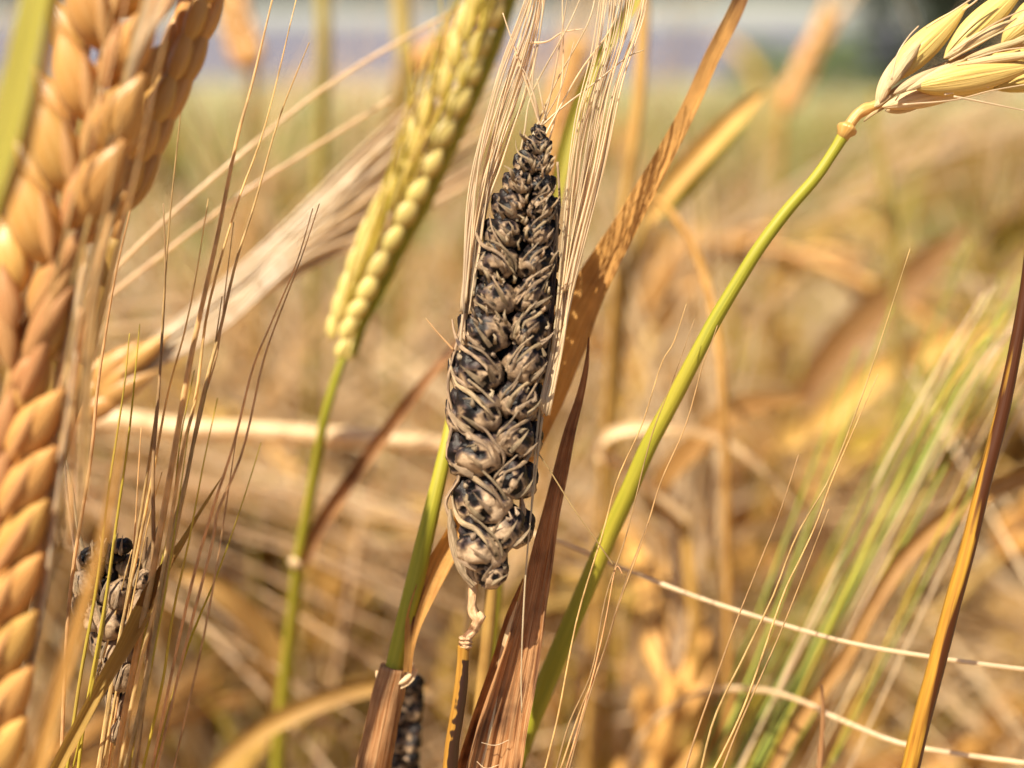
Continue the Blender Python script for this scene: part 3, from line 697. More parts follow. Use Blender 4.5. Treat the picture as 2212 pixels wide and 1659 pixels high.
    # messy ones above the tip
    tips = [[(1168, 275), (1140, 190), (1110, 100), (1086, 28)], [(1172, 270), (1215, 232), (1290, 175), (1352, 125), (1390, 108)], [(1168, 280), (1190, 200), (1210, 90), (1228, -20)],
            [(1165, 260), (1150, 180), (1165, 80), (1180, -20)], [(1174, 300), (1205, 240), (1256, 150), (1320, 60), (1345, -20)], [(1130, 345), (1160, 270), (1205, 170), (1270, 50), (1290, -30)],
            [(1115, 370), (1132, 290), (1150, 200), (1225, 60), (1260, -20)], [(1178, 330), (1200, 250), (1216, 150), (1215, 20), (1216, -20)], [(1128, 350), (1150, 300), (1180, 250), (1212, 190), (1240, 90)],
            [(1165, 262), (1156, 215), (1136, 160), (1120, 140)], [(1180, 262), (1172, 225), (1160, 170)], [(1140, 92), (1180, 90), (1215, 70), (1260, 62)]]
    for pl in tips:
        n_ = len(pl)
        awn(ear, [(x, y, D - .1 + .12 * r.random(), 5.5 - 3.2 * j / (n_ - 1)) for j, (x, y) in enumerate(pl)], M['awn'], off, n=26)
    # fine shreds lying across the right flank
    for i in range(7):
        y = r.uniform(560, 960); x = axat(y) + r.uniform(0, 40); L_ = r.uniform(60, 130)
        awn(ear, [(x, y, D - .36, 4), (x + L_ * .35, y - L_ * .5, D - .36, 5), (x + L_ * .62, y - L_, D - .2, 2)], M['glume_spike'], off, n=10, name='glume')
    for i in range(5):
        y = r.uniform(520, 700); x = axat(y) - r.uniform(0, 40); L_ = r.uniform(50, 100)
        awn(ear, [(x, y, D - .36, 4), (x - L_ * .35, y - L_ * .55, D - .36, 5), (x - L_ * .45, y - L_, D - .2, 2)], M['glume_spike'], off, n=10, name='glume')
    # loose bits
    for pl, m in (([(920, 688, 2), (945, 718, 4), (980, 756, 5)], 'tan_awn'), ([(1172, 900, 5), (1160, 1000, 5), (1143, 1150, 4), (1132, 1300, 4), (1126, 1450, 3), (1127, 1540, 3)], 'awn'),
                  ([(1168, 860, 5), (1158, 960, 5), (1150, 1060, 3), (1146, 1110, 2)], 'awn'), ([(1150, 960, 3), (1190, 1020, 3), (1240, 1100, 3), (1290, 1170, 3), (1326, 1222, 4)], 'tan_awn')):
        awn(ear, [(x, y, D - .1, w_) for x, y, w_ in pl], M[m], off)
hero()

# ------------------------------------------------------------------ leaves right of the ear (a leafy dry plant behind it)
def leaf(root, pl, m, off, n=60, nx=12, fold=.2, curl=0, twist=None, burn=None, label=None, ridge=.05, name='leaf', seed=0, nor=None):
    sp = spline(pl, n); mb = MB()
    ribbon(mb, [P(*s[:3]) for s in sp], [S(max(s[3], 1), s[2]) for s in sp], nor, fold=fold, curl=curl, nx=nx, burn=burn, twist=twist, ridge=ridge, seed=seed)
    return build(mb, name, m, root, off, label)
def dry_leaf_plants():
    D = 13.0
    pl = [(1614, -40, D, 30), (1590, 20, D, 34), (1540, 120, D, 36), (1490, 235, D, 38), (1440, 335, D, 46), (1378, 450, D, 64), (1318, 560, D + .1, 82), (1258, 670, D + .15, 104),
          (1212, 775, D + .2, 116), (1165, 890, D + .25, 108), (1110, 1010, D + .3, 74), (1075, 1100, D + .3, 44)]
    st = [(1070, 1110, D + .3, 24), (1060, 1300, D + .3, 26), (1040, 1500, D + .35, 28), (1020, 1680, D + .4, 28)]
    off = root_of(st)
    root = empty('barley_plant', off, 'long orange-brown dry leaf crossing behind the sharp ear up to the top edge', 'barley plant')
    stem(root, st, M['straw'], off)
    leaf(root, pl, M['orange_leaf'], off, n=110, nx=22, fold=.16, curl=.5, twist=lambda t: .1 - .62 * min(1, t * 2.5) + .10 * math.sin(t * 9), ridge=.05,
         burn=lambda t, u, q: .62 * max(0, 1 - t * 2.6) + .25 * max(0, noise.noise(q * 260)) * (1 if t < .6 else .6))
    # lance shaped brown leaf in front of it
    D = 12.35
    pl = [(1272, 728, D, 3), (1266, 790, D, 12), (1250, 860, D, 20), (1228, 930, D, 30), (1206, 1020, D, 40), (1182, 1120, D, 50), (1156, 1240, D, 66), (1134, 1350, D, 82), (1110, 1460, D, 100),
          (1086, 1570, D, 122), (1066, 1680, D, 130), (1050, 1780, D, 90)]
    st = [(1046, 1800, D, 40), (1035, 1900, D + .05, 34), (1025, 2000, D + .1, 32)]
    off = root_of(st)
    root = empty('barley_plant', off, 'dark brown lance-shaped dry leaf just right of the blackened ear, widening downwards', 'barley plant')
    stem(root, st, M['straw'], off)
    leaf(root, pl, M['brown_leaf'], off, n=110, nx=26, fold=.35, curl=.8, twist=lambda t: .35 * math.sin(t * 4), ridge=.09,
         burn=lambda t, u, q: .12 + .5 * max(0, t - .62) + .55 * noise.noise(Vector((u * 3, t * 9, 4))) + .3 * noise.noise(q * 300), seed=4)
    pl2 = [(1130, 1250, D + .12, 4), (1100, 1330, D + .1, 20), (1072, 1430, D + .1, 30), (1040, 1540, D + .1, 44), (1012, 1640, D + .1, 56), (990, 1740, D + .08, 60), (1040, 1820, D, 30)]
    leaf(root, pl2, M['brown_leaf'], off, n=60, nx=10, fold=.5, curl=1.2, seed=9, burn=lambda t, u, q: .1 + .35 * t + .3 * noise.noise(q * 200))
    # pale torn membrane between the two folds
    leaf(root, [(1118, 1300, D - .05, 4), (1096, 1370, D - .05, 12), (1078, 1450, D - .06, 12), (1058, 1560, D - .06, 14), (1036, 1660, D - .05, 10)], M['collar'], off, n=30, nx=4, fold=.3, name='sheath_edge', seed=2)
    awn(root, [(1040, 1604, D - .14, 1.6), (1070, 1610, D - .14, 2), (1100, 1598, D - .14, 1.4)], M['awn'], off, name='hair')
    awn(root, [(1030, 1645, D - .14, 1.6), (1050, 1660, D - .14, 2), (1078, 1652, D - .14, 1.4)], M['awn'], off, name='hair')
dry_leaf_plants()

# ------------------------------------------------------------------ green stem with collar, left of the ear
def green_sheath_plant():
    D = 12.7
    g = [(1012, 700, D + .6, 16), (1000, 800, D + .4, 22), (978, 900, D + .25, 27), (960, 985, D + .1, 31), (938, 1080, D, 35), (912, 1190, D, 40), (886, 1300, D, 42), (864, 1390, D, 41), (850, 1450, D, 40)]
    b = [(852, 1440, D, 62), (838, 1500, D, 70), (820, 1590, D, 72), (802, 1680, D + .05, 76), (785, 1780, D + .1, 70)]
    off = root_of(b)
    root = empty('barley_plant', off, 'green stem rising from a brown sheath with pale collar, lower left of the blackened ear', 'barley plant')
    stem(root, g, M['green_stem'], off, tail=False, n=50, sides=14, wob=.02)
    stem(root, b, M['brown_leaf'], off, name='sheath', sides=18, n=30, wob=.06, burn=lambda t, a, q: .15 + .4 * noise.noise(q * 260))
    mb = MB(); sp = []
    for i in range(25):                     # collar rim, dipping to the front
        a = 2 * math.pi * i / 24; sp.append(P(857 + 36 * math.cos(a), 1446 + 22 * math.sin(a) + (8 * math.sin(a) if math.sin(a) > 0 else 0) - 6 * math.cos(a), D - .12 * math.sin(a)))
    tube(mb, sp, [S(3.4 + 2.8 * max(0, math.sin(2 * math.pi * i / 24)), D) for i in range(25)], 8, wob=.3, cap=False)
    ribbon(mb, [p - UP * S(4, D) for p in sp[:14]], [S(20, D)] * 14, -FWD, fold=.1, nx=4)
    build(mb, 'collar', M['collar'], root, off)
    leaf(root, [(884, 1452, D - .1, 22), (888, 1400, D - .1, 26), (898, 1340, D - .06, 44), (918, 1280, D, 56), (946, 1215, D + .1, 60), (985, 1140, D + .2, 56), (1020, 1060, D + .35, 40), (1050, 980, D + .5, 10)],
         M['orange_leaf'], off, n=70, nx=14, fold=.4, curl=.9, twist=lambda t: .4 - t, burn=lambda t, u, q: (.55 if abs(u + .25) < .16 else .0) + .4 * noise.noise(q * 180), seed=3)
    # dark slim fly-like speck on the stem is a loose glume
green_sheath_plant()

# ------------------------------------------------------------------ healthy ears
KM = {k: kernel_mesh('kernel', M[k], seg=16, rows=16) for k in ('ripe_kernel', 'yellow_kernel', 'pale_kernel')}
KM['ripe_glume'] = kernel_mesh('glume', M['ripe_glume'], seg=10, rows=12, bow=.12)
KM['pale_glume'] = kernel_mesh('glume', M['pale_glume'], seg=10, rows=14, bow=.12, keel=.12)
def kern(ear, off, x0, y0, x1, y1, d, wd, kind, dz=0.0, name=None, d1=None):
    jx, jy = R.uniform(-4, 4), R.uniform(-4, 4); wd *= R.uniform(.88, 1.1); x0 += jx; y0 += jy; x1 += R.uniform(-5, 5); y1 += R.uniform(-6, 6)
    b = P(x0, y0, d + dz) - off; t = P(x1, y1, (d1 if d1 is not None else d) + dz) - off
    return child(name or ('glume' if 'glume' in kind else 'kernel'), KM[kind], ear, kmat(b, t, S(wd, d)))

def left_ear_upper():
    D = 10.3
    ax = [(10, 905, D, 26), (40, 760, D, 26), (95, 600, D, 26), (150, 430, D, 26), (196, 260, D - .05, 26), (232, 80, D - .1, 24), (262, -90, D - .15, 20), (285, -240, D - .1, 14)]
    st = [(12, 900, D, 30), (-30, 1060, D + .05, 32), (-90, 1250, D + .1, 34), (-150, 1450, D + .1, 36)]
    off = root_of(st)
    root = empty('barley_plant', off, 'large blurred golden ripe ear close to the camera at the upper left', 'barley plant')
    stem(root, st, M['straw'], off)
    pts, rd = path(ax, 30); mb = MB(); tube(mb, pts, rd, 8); ear = build(mb, 'ear', M['ripe_glume'], root, off)
    r = random.Random(1)
    ctr = lambda y: next((x0 + (x1 - x0) * (y - y0) / (y1 - y0) for (x0, y0, *_), (x1, y1, *_) in zip(ax, ax[1:]) if y1 <= y <= y0), ax[-1][0])
    # right row, left row: (y of base)
    for i, y in enumerate((470, 322, 165, 10, -140)):
        x = ctr(y)
        kern(ear, off, x + 6, y + 28, x + 128, y - 165, D, 104 - i * 3, 'ripe_kernel', -.18, d1=D - .2)
        kern(ear, off, x + 2, y + 20, x + 36, y - 120, D, 34, 'ripe_glume', -.38)
        kern(ear, off, x + 40, y + 60, x + 152, y - 80, D, 60, 'ripe_kernel', .3)
    for i, y in enumerate((545, 395, 240, 80, -70)):
        x = ctr(y)
        kern(ear, off, x - 6, y + 34, x - 75, y - 180, D, 108 - i * 3, 'ripe_kernel', -.14, d1=D - .2)
        kern(ear, off, x - 4, y + 20, x - 22, y - 130, D, 32, 'ripe_glume', -.36)
        kern(ear, off, x - 50, y + 60, x - 130, y - 100, D, 80, 'ripe_kernel', .2)
    for (a, b, c, e, wd) in ((66, 690, 172, 505, 84), (40, 640, 2, 470, 88), (40, 815, 148, 650, 78), (10, 770, -22, 600, 84), (22, 900, 110, 760, 66)):
        kern(ear, off, a, b, c, e, D, wd, 'ripe_kernel', -.12)
    for (a, b, c, e, wd) in ((62, 690, 165, 520, 36), (25, 720, 5, 570, 60), (48, 775, 150, 620, 46), (55, 790, 135, 590, 46), (40, 870, 105, 690, 44), (90, 640, 190, 470, 40), (20, 800, 5, 640, 44), (70, 720, 165, 560, 34), (30, 840, 80, 760, 40)):
        kern(ear, off, a, b, c, e, D, wd, 'ripe_glume', -.25)
    # awns running up over the right flank
    for i in range(8):
        u = i / 7
        awn(ear, [(150 + 55 * u, 640 - 200 * u, D - .2, 10), (205 + 50 * u, 430 - 160 * u, D - .35, 11), (262 + 40 * u, 200 - 80 * u, D - .4, 10), (310 + 60 * u, 0, D - .45, 8), (345 + 90 * u, -150, D - .5, 6)],
            M['awn'] if i % 3 else M['tan_awn'], off)
    for x0, x1, y0 in ((150, 205, 1000), (170, 216, 980), (128, 185, 1010), (186, 240, 900)):
        awn(ear, [(x0, y0 + 180, D - .1, 9), (x0 + 10, y0 - 120, D - .2, 12), ((x0 + x1) / 2 + 8, y0 - 330, D - .25, 12), (x1 + 40, y0 - 560, D - .3, 8)], M['tan_awn'], off)
    for i in range(4):
        x = R.uniform(60, 230); y = R.uniform(300, 900)
        awn(ear, [(x, y + 120, D - .45, 3), (x + 40, y - 60, D - .5, 6), (x + 95, y - 300, D - .5, 6), (x + 150 + R.uniform(-20, 30), y - 620, D - .5, 3)], M['tan_awn'], off)
    # second ear of the same height behind, top
    D = 11.0
    ax = [(250, 520, D, 20), (300, 330, D, 22), (345, 200, D, 22), (392, 90, D, 20), (440, -20, D, 18), (490, -130, D, 14)]
    st = [(250, 515, D, 26), (190, 760, D + .2, 28), (100, 1100, D + .6, 28), (0, 1500, D + 1, 28), (-60, 1750, D + 1, 30)]
    off = root_of(st)
    root = empty('barley_plant', off, 'blurred amber ear half hidden behind the large golden ear at the top left', 'barley plant')
    stem(root, st, M['straw'], off)
    pts, rd = path(ax, 24); mb = MB(); tube(mb, pts, rd, 8); ear = build(mb, 'ear', M['ripe_glume'], root, off)
    for i in range(7):
        t = i / 6; x = 262 + 215 * t; y = 430 - 520 * t
        kern(ear, off, x + 8, y + 30, x + 84, y - 140, D, 52, 'ripe_kernel', -.05)
        kern(ear, off, x - 14, y + 30, x + 10, y - 150, D, 54, 'ripe_kernel', -.1)
        kern(ear, off, x - 4, y + 16, x + 46, y - 120, D, 48, 'ripe_kernel', -.25)
left_ear_upper()

def left_ear_lower():
    D = 10.4
    ax = [(-70, 1720, D, 24), (-50, 1500, D, 24), (-30, 1280, D, 24), (-10, 1080, D, 24), (20, 920, D, 22), (60, 800, D, 16)]
    st = [(-72, 1715, D, 30), (-85, 1900, D + .1, 32), (-95, 2100, D + .2, 32)]
    off = root_of(st)
    root = empty('barley_plant', off, 'large blurred golden ear at the lower left edge with plump grains stacked like steps', 'barley plant')
    stem(root, st, M['straw'], off)
    pts, rd = path(ax, 24); mb = MB(); tube(mb, pts, rd, 8); ear = build(mb, 'ear', M['ripe_glume'], root, off)
    for i, (x, y) in enumerate(((14, 985), (0, 1105), (-16, 1228), (-34, 1345), (-46, 1470), (-56, 1590), (-66, 1700))):
        kern(ear, off, x - 8, y + 22, x + 122, y - 145, D, 100, 'ripe_kernel', -.15, d1=D - .25)
        kern(ear, off, x - 10, y + 40, x + 118, y - 78, D, 40, 'ripe_glume', .12)
        kern(ear, off, x + 4, y + 12, x + 70 + 8 * (i % 3), y - 118, D, 26, 'ripe_glume', -.42)
        awn(ear, [(x + 112, y - 135, D - .22, 9), (x + 134, y - 230, D - .2, 7), (x + 150 + 9 * (i % 3), y - 420, D - .2, 5), (x + 176, y - 640, D - .2, 2)], M['tan_awn'], off)
        kern(ear, off, x - 30, y + 20, x + 16, y - 150, D, 60, 'ripe_glume', -.3)
        kern(ear, off, x - 50, y + 10, x - 70, y - 160, D, 90, 'ripe_kernel', -.1)
    for i in range(9):
        x = 60 + i * 9; y = 1540 - i * 95
        awn(ear, [(x - 10, y, D - .1, 11), (x + 34, y - 240, D - .2, 11), (x + 66, y - 480, D - .3, 9), (x + 104, y - 780, D - .4, 5)], M['tan_awn'] if i % 2 else M['awn'], off)
    # dry rolled leaf close to the lens, passing over it
    leaf(root, [(60, 1760, 9.0, 40), (110, 1580, 9.0, 44), (160, 1400, 9.0, 40), (215, 1220, 9.0, 36), (250, 1060, 9.0, 28), (268, 930, 9.0, 14), (272, 880, 9.0, 4)], M['dry_leaf'], off, n=40, fold=.3, curl=1.2, twist=lambda t: t * 1.2)
left_ear_lower()

def near_green_leaf():
    D = 8.6
    st = [(-60, 560, D, 40), (-110, 800, D, 36), (-160, 1100, D + .1, 36), (-220, 1500, D + .2, 36)]
    off = root_of(st)
    root = empty('barley_plant', off, 'very blurred yellow-green leaf in the top left corner nearest the camera', 'barley plant')
    stem(root, st, M['green_stem'], off)
    leaf(root, [(-60, 580, D, 40), (-20, 420, D, 66), (20, 270, D, 80), (52, 130, D, 84), (80, 0, D, 80), (105, -120, D, 70), (135, -260, D, 10)], M['green_leaf'], off, n=40, fold=.2, nx=10, twist=lambda t: .3)
    leaf(root, [(-70, 600, D + .1, 20), (30, 400, D + .05, 26), (85, 200, D, 26), (112, 60, D, 26), (135, -100, D, 20), (150, -200, D, 4)], M['dry_leaf'], off, n=40, fold=.3, nx=6)
near_green_leaf()

def orange_ear_with_awn_fan():
    D = 15.6
    st = [(130, 900, D, 26), (60, 1050, D + .1, 26), (-40, 1300, D + .2, 28), (-120, 1600, D + .3, 28)]
    off = root_of(st)
    root = empty('barley_plant', off, 'blurred orange ear with a silvery awn fan sweeping up behind the yellow-green ear', 'barley plant')
    stem(root, st, M['straw'], off)
    ax = [(130, 905, D, 16), (190, 850, D, 18), (250, 805, D, 16), (320, 760, D, 10)]
    pts, rd = path(ax, 16); mb = MB(); tube(mb, pts, rd, 8); ear = build(mb, 'ear', M['ripe_glume'], root, off)
    for (a, b, c, e, wd) in ((120, 880, 240, 760, 60), (140, 905, 275, 850, 58), (185, 850, 300, 740, 56), (200, 875, 340, 800, 54), (240, 820, 370, 720, 46), (130, 890, 250, 800, 60), (195, 860, 325, 765, 56)):
        kern(ear, off, a, b, c, e, D, wd, 'ripe_kernel', -.1)
    r = random.Random(8)
    for i in range(52):
        u = r.random(); t = r.uniform(-1, 1)
        x0, y0 = 215 + 130 * u, 850 - 90 * u + 28 * t
        x1, y1 = 520 + 60 * u, 610 + 46 * t - 20 * u
        x2, y2 = 760 + 60 * u, 425 + 100 * t - 10 * u
        x3, y3 = 1010 + 80 * u, 235 + 150 * t
        awn(ear, [(x0, y0, D, 9), (x1, y1, D + .4, 9), (x2, y2, D + .9, 8.5), (x3, y3, D + 1.6, 5)], M['awn'], off)
    # two lone ones that bend further up
    awn(ear, [(190, 640, D - 1.2, 9), (330, 500, D - 1.2, 9), (500, 350, D - 1, 8), (700, 190, D - .6, 8), (860, 90, D - .4, 7), (1010, 8, D, 6)], M['awn'], off)
    awn(ear, [(170, 690, D - .8, 9), (330, 565, D - .8, 9), (520, 420, D - .8, 8), (690, 310, D - .5, 8), (850, 210, D, 6)], M['awn'], off)
    for t in range(5):
        awn(ear, [(260, 830, D, 9), (470, 720 - t * 10, D + .1, 10), (640, 570 - t * 14, D + .4, 11), (800, 500 - t * 40, D + .8, 7), (900, 460 - t * 60, D + 1, 4)], M['awn'], off)
orange_ear_with_awn_fan()

def green_ear():
    D = 15.4
    st = [(742, 770, D, 17), (722, 830, D, 19), (700, 910, D + .1, 21), (682, 1010, D + .5, 23), (662, 1120, D + .9, 24), (646, 1215, D + 1.3, 28), (636, 1300, D + 1.7, 26), (618, 1450, D + 2.4, 28), (604, 1600, D + 3, 28), (596, 1760, D + 3.6, 28)]
    off = root_of(st)
    root = empty('barley_plant', off, 'blurred yellow-green ear leaning right, with a green stem, left of the blackened ear', 'barley plant')
    stem(root, st, M['green_stem'], off)
    mb = MB(); c = P(644, 1214, D + 1.28); tube(mb, [c - UP * S(14, D), c, c + UP * S(14, D)], [S(15, D), S(23, D), S(16, D)], 12); build(mb, 'collar', M['collar'], root, off)
    leaf(root, [(655, 1212, D + 1.2, 26), (672, 1170, D + 1.1, 34), (715, 1100, D + .9, 38), (780, 1010, D + .7, 36), (850, 920, D + .4, 34), (920, 830, D, 30), (1000, 735, D, 24), (1060, 650, D, 6)], M['brown_leaf'], off, n=50, fold=.4, curl=.9,
         twist=lambda t: 1.2 * t - .4, burn=lambda t, u, q: .35 + .3 * noise.noise(q * 150), label='reddish brown withered leaf')
    ax = [(744, 768, D, 14), (765, 700, D, 20), (800, 630, D, 24), (850, 530, D, 26), (900, 440, D, 26), (950, 330, D, 26), (1005, 210, D, 26), (1050, 100, D, 26), (1090, -20, D, 24), (1120, -120, D, 16)]
    pts, rd = path(ax, 50); mb = MB(); tube(mb, [p + RT * S(19, D) for p in pts], [x * 1.1 for x in rd], 10); ear = build(mb, 'ear', M['green_stem'], root, off)
    sp = spline([a[:2] for a in ax], 17)
    for i in range(16):
        x, y = sp[i]; dx, dy = sp[min(i + 1, 16)][0] - x, sp[min(i + 1, 16)][1] - y; l = math.hypot(dx, dy); dx /= l; dy /= l; nx_, ny_ = dy, -dx
        sc = .62 + .38 * min(1, i / 4); kl = 80 * sc
        kern(ear, off, x + nx_ * 22 * sc, y + ny_ * 22 * sc + 10, x + dx * kl + nx_ * 4 * sc, y + dy * kl + ny_ * 4 * sc, D, 48 * sc, 'yellow_kernel', -.24)
        kern(ear, off, x + nx_ * 34 * sc, y + ny_ * 34 * sc + 8 - 30, x + dx * kl + nx_ * 66 * sc, y + dy * kl + ny_ * 66 * sc - 34, D, 42 * sc, 'yellow_kernel', -.04)
        kern(ear, off, x - nx_ * 10, y - ny_ * 10 + 4, x + dx * kl - nx_ * 16, y + dy * kl - ny_ * 16, D, 36 * sc, 'yellow_kernel', .12)
    for i in range(26):
        x, y = sp[2 + i % 13]; x += R.uniform(-20, 20)
        awn(ear, [(x - 25, y, D - .25, 6), (x + 25 + R.uniform(-20, 20), y - 160, D - .4, 5), (x + 100 + R.uniform(-40, 30), y - 380, D - .5, 4), (x + 150 + R.uniform(-60, 60), y - 560, D - .6, 2)], M['green_awn'], off)
green_ear()

# ------------------------------------------------------------------ pale ear, top right, on its long yellow-green stem
def right_ear():
    D = 12.3
    st = [(1822, 292, D, 27), (1800, 328, D, 24), (1760, 386, D, 25), (1700, 455, D, 27), (1640, 535, D, 28), (1590, 615, D + .05, 29), (1545, 690, D + .1, 31), (1500, 775, D + .15, 33), (1448, 875, D + .25, 35),
          (1400, 965, D + .35, 37), (1352, 1075, D + .5, 38), (1300, 1190, D + .7, 40), (1245, 1320, D + .8, 42), (1190, 1450, D + .9, 44), (1140, 1570, D + 1.0, 46), (1095, 1690, D + 1.1, 46)]
    off = root_of(st)
    root = empty('barley_plant', off, 'pale yellow ripe ear in the top right corner on a long bent yellow-green stem', 'barley plant')
    stem(root, st, M['green_stem'], off, n=70, sides=14, wob=.015)
    mb = MB(); a, b = P(1818, 300, D), P(1834, 270, D)
    d = (b - a)
    tube(mb, [a, a + d * .35, a + d * .6, a + d * .8, b], [S(13, D), S(15, D), S(22, D), S(22, D), S(14, D)], 16, wob=.12)
    build(mb, 'collar', M['ripe_kernel'], root, off)
    stem(root, [(1832, 274, D, 24), (1850, 250, D, 22), (1866, 238, D, 26), (1884, 232, D, 24), (1905, 218, D, 20)], M['ripe_kernel'], off, n=16, tail=False, name='neck', wob=.2)
    ax = [(1900, 222, D, 16), (1960, 180, D, 16), (2040, 142, D, 16), (2130, 110, D, 16), (2230, 84, D, 16), (2330, 60, D, 14)]
    pts, rd = path(ax, 24); mb = MB(); tube(mb, pts, rd, 8, wob=.2); ear = build(mb, 'ear', M['pale_glume'], root, off)
    for (x0, y0, x1, y1, wd, kd, dz) in (
            (1918, 182, 2090, 14, 64, 'pale_kernel', -.10), (2036, 128, 2230, -50, 66, 'pale_kernel', -.12), (2160, 98, 2330, -50, 76, 'pale_kernel', -.12),
            (1968, 188, 2246, 136, 68, 'pale_kernel', -.36), (2110, 150, 2360, 70, 60, 'pale_kernel', .0), (2150, 190, 2400, 130, 58, 'pale_kernel', -.1),
            (1905, 232, 2150, 172, 40, 'pale_glume', -.22), (1962, 214, 2230, 168, 44, 'pale_kernel', .05),
            (1896, 226, 1944, 108, 26, 'pale_glume', -.10), (1902, 222, 1928, 150, 22, 'pale_glume', -.18), (1920, 190, 1990, 96, 24, 'pale_glume', -.22),
            (1930, 200, 2036, 140, 24, 'pale_glume', -.36), (1958, 196, 2090, 122, 22, 'pale_glume', -.38),
            (2040, 124, 2200, 34, 24, 'pale_glume', -.34), (2076, 130, 2260, 66, 18, 'pale_glume', -.38),
            (2070, 138, 2290, 112, 20, 'pale_glume', -.44), (2150, 112, 2330, 40, 26, 'pale_glume', -.3), (1910, 236, 2000, 232, 18, 'pale_glume', -.12),
            (1886, 230, 1932, 204, 18, 'pale_glume', -.16)):
        kern(ear, off, x0, y0, x1, y1, D, wd, kd, dz)
    for pl in ([(1926, 172), (1938, 120), (1962, 80), (1984, 56)], [(2000, 60), (2080, 10), (2150, -40)], [(2080, 22), (2110, 0), (2150, -40)], [(1950, 226), (2060, 216), (2140, 196), (2230, 180)],
               [(2060, 208), (2150, 226), (2250, 246)], [(2040, 204), (2110, 190), (2136, 188)], [(2090, 130), (2170, 108), (2260, 100)], [(2090, 150), (2170, 128), (2260, 130)], [(2110, 140), (2190, 150), (2260, 150)],
               [(2060, 110), (2150, 50), (2260, 0)], [(2050, 130), (2160, 70), (2260, 30)]):
        awn(ear, [(x, y, D - .4, 4.5 - 2.5 * j / len(pl)) for j, (x, y) in enumerate(pl)], M['awn'], off)
    stem(root, [(1866, 262, D - .05, 4), (1885, 246, D - .06, 8), (1912, 232, D - .08, 4)], M['pale_glume'], off, n=10, tail=False, name='bract')
right_ear()

# ------------------------------------------------------------------ dark and yellow stem, far right
def dark_stem():
    D = 12.2
    st = [(2232, 470, D, 22), (2216, 620, D, 24), (2188, 780, D, 27), (2160, 910, D, 30), (2126, 1040, D, 31), (2092, 1180, D, 33), (2056, 1310, D, 35), (2022, 1440, D, 37), (1990, 1560, D, 38), (1962, 1680, D, 38)]
    off = root_of(st)
    root = empty('barley_plant', off, 'leaning stem at the right picture edge, dark brown above and golden yellow below', 'barley plant')
    def bn(t, a, q):
        t *= 1.3
        side = -math.cos(a)
        return max(0, min(1, (1.75 - t * 1.3 if t < .62 else .80) + .75 * side + .45 * noise.noise(Vector((q.x * 500, q.z * 90, a)))))
    stem(root, st, M['dark_stalk'], off, n=80, sides=16, burn=bn, wob=.02)
dark_stem()

# ------------------------------------------------------------------ awns at lower right from an ear below the picture
def awn_cluster(label, ear_px, lines, extra=None, D=12.0, km='ripe_kernel'):
    """an ear standing below the picture whose awns reach up into it"""
    ex, ey, ed = ear_px
    st = [(ex - 30, ey + 420, ed, 26), (ex - 45, ey + 560, ed, 28)]
    off = root_of(st)
    root = empty('barley_plant', off, label, 'barley plant')
    stem(root, st, M['straw'], off)
    mb = MB(); pts, rd = path([(ex - 30, ey + 430, ed, 16), (ex - 15, ey + 220, ed, 18), (ex, ey, ed, 10)], 12); tube(mb, pts, rd, 8)
    ear = build(mb, 'ear', M['ripe_glume'], root, off)
    for i in range(9):
        t = i / 8; x = ex - 28 + 26 * t; y = ey + 420 - 400 * t
        for s in (-1, 1): kern(ear, off, x + s * 8, y, x + s * 46, y - 90, ed, 46, km, -.05)
        kern(ear, off, x, y, x + 4, y - 90, ed, 46, km, -.22)
    for pl, m, kd in lines:
        awn(ear, pl, M[m], off, n=34, kink=kd)
    return root, ear, off
r = random.Random(4)
L = []
D = 12.1
for pl in ([(1725, 982), (1686, 1103), (1644, 1208), (1586, 1355), (1539, 1486), (1497, 1607), (1470, 1700)],
           [(1966, 537), (1930, 650), (1885, 788), (1848, 893), (1791, 1035), (1722, 1155), (1670, 1287), (1607, 1418), (1544, 1549), (1510, 1680)],
           [(1897, 808), (1850, 915), (1800, 1030), (1764, 1129), (1728, 1208), (1691, 1287), (1628, 1470), (1586, 1575), (1528, 1690)],
           [(1790, 1100), (1740, 1230), (1680, 1380), (1600, 1560), (1550, 1690)]):
    n_ = len(pl); L.append(([(x, y, D + .1 * (j / n_), 1.8 + 4.2 * j / n_) for j, (x, y) in enumerate(pl)], 'tan_awn', 0))
for i in range(13):
    u = i / 12; x0 = 1480 + 170 * u + r.uniform(-12, 12); xe = 1900 + 330 * u + r.uniform(-60, 60); ye = 760 - 180 * u + r.uniform(-120, 160)
    dd = 17 + r.uniform(-1.4, 2)
    m = 'leaf_green_awn' if r.random() < .62 + (.2 if u < .3 else 0) else ('green_awn' if r.random() < .75 else 'awn')
    L.append(([(x0, 1720, dd - .4, 10), (x0 + (xe - x0) * .33 + 10, 1720 + (ye - 1720) * .33, dd, 9), (x0 + (xe - x0) * .68 + 4, 1720 + (ye - 1720) * .68, dd, 7), (xe, ye, dd, 4)], m, 0))
awn_cluster('bundle of green and tan awns slanting up right, from an ear below the picture', (1490, 1760, 12.8), L)
L = []
for i in range(13):
    dd = 15.6 + r.uniform(-.5, .5); x = 1990 + i * 19 + r.uniform(-10, 10)
    L.append(([(x - 430, 1720 + r.uniform(-40, 60), dd, 5), (x - 120, 1100, dd, 6), (x + 40, 800, dd, 6), (x + 140 + 4 * i, 620 + r.uniform(-60, 60), dd, 4)], ('awn', 'awn', 'green_awn', 'leaf_green_awn')[i % 4], 0))
awn_ear2 = awn_cluster('pale silvery awns fanning towards the right edge behind the black and yellow stem', (1600, 1800, 15.2), L, km='yellow_kernel')
L = []
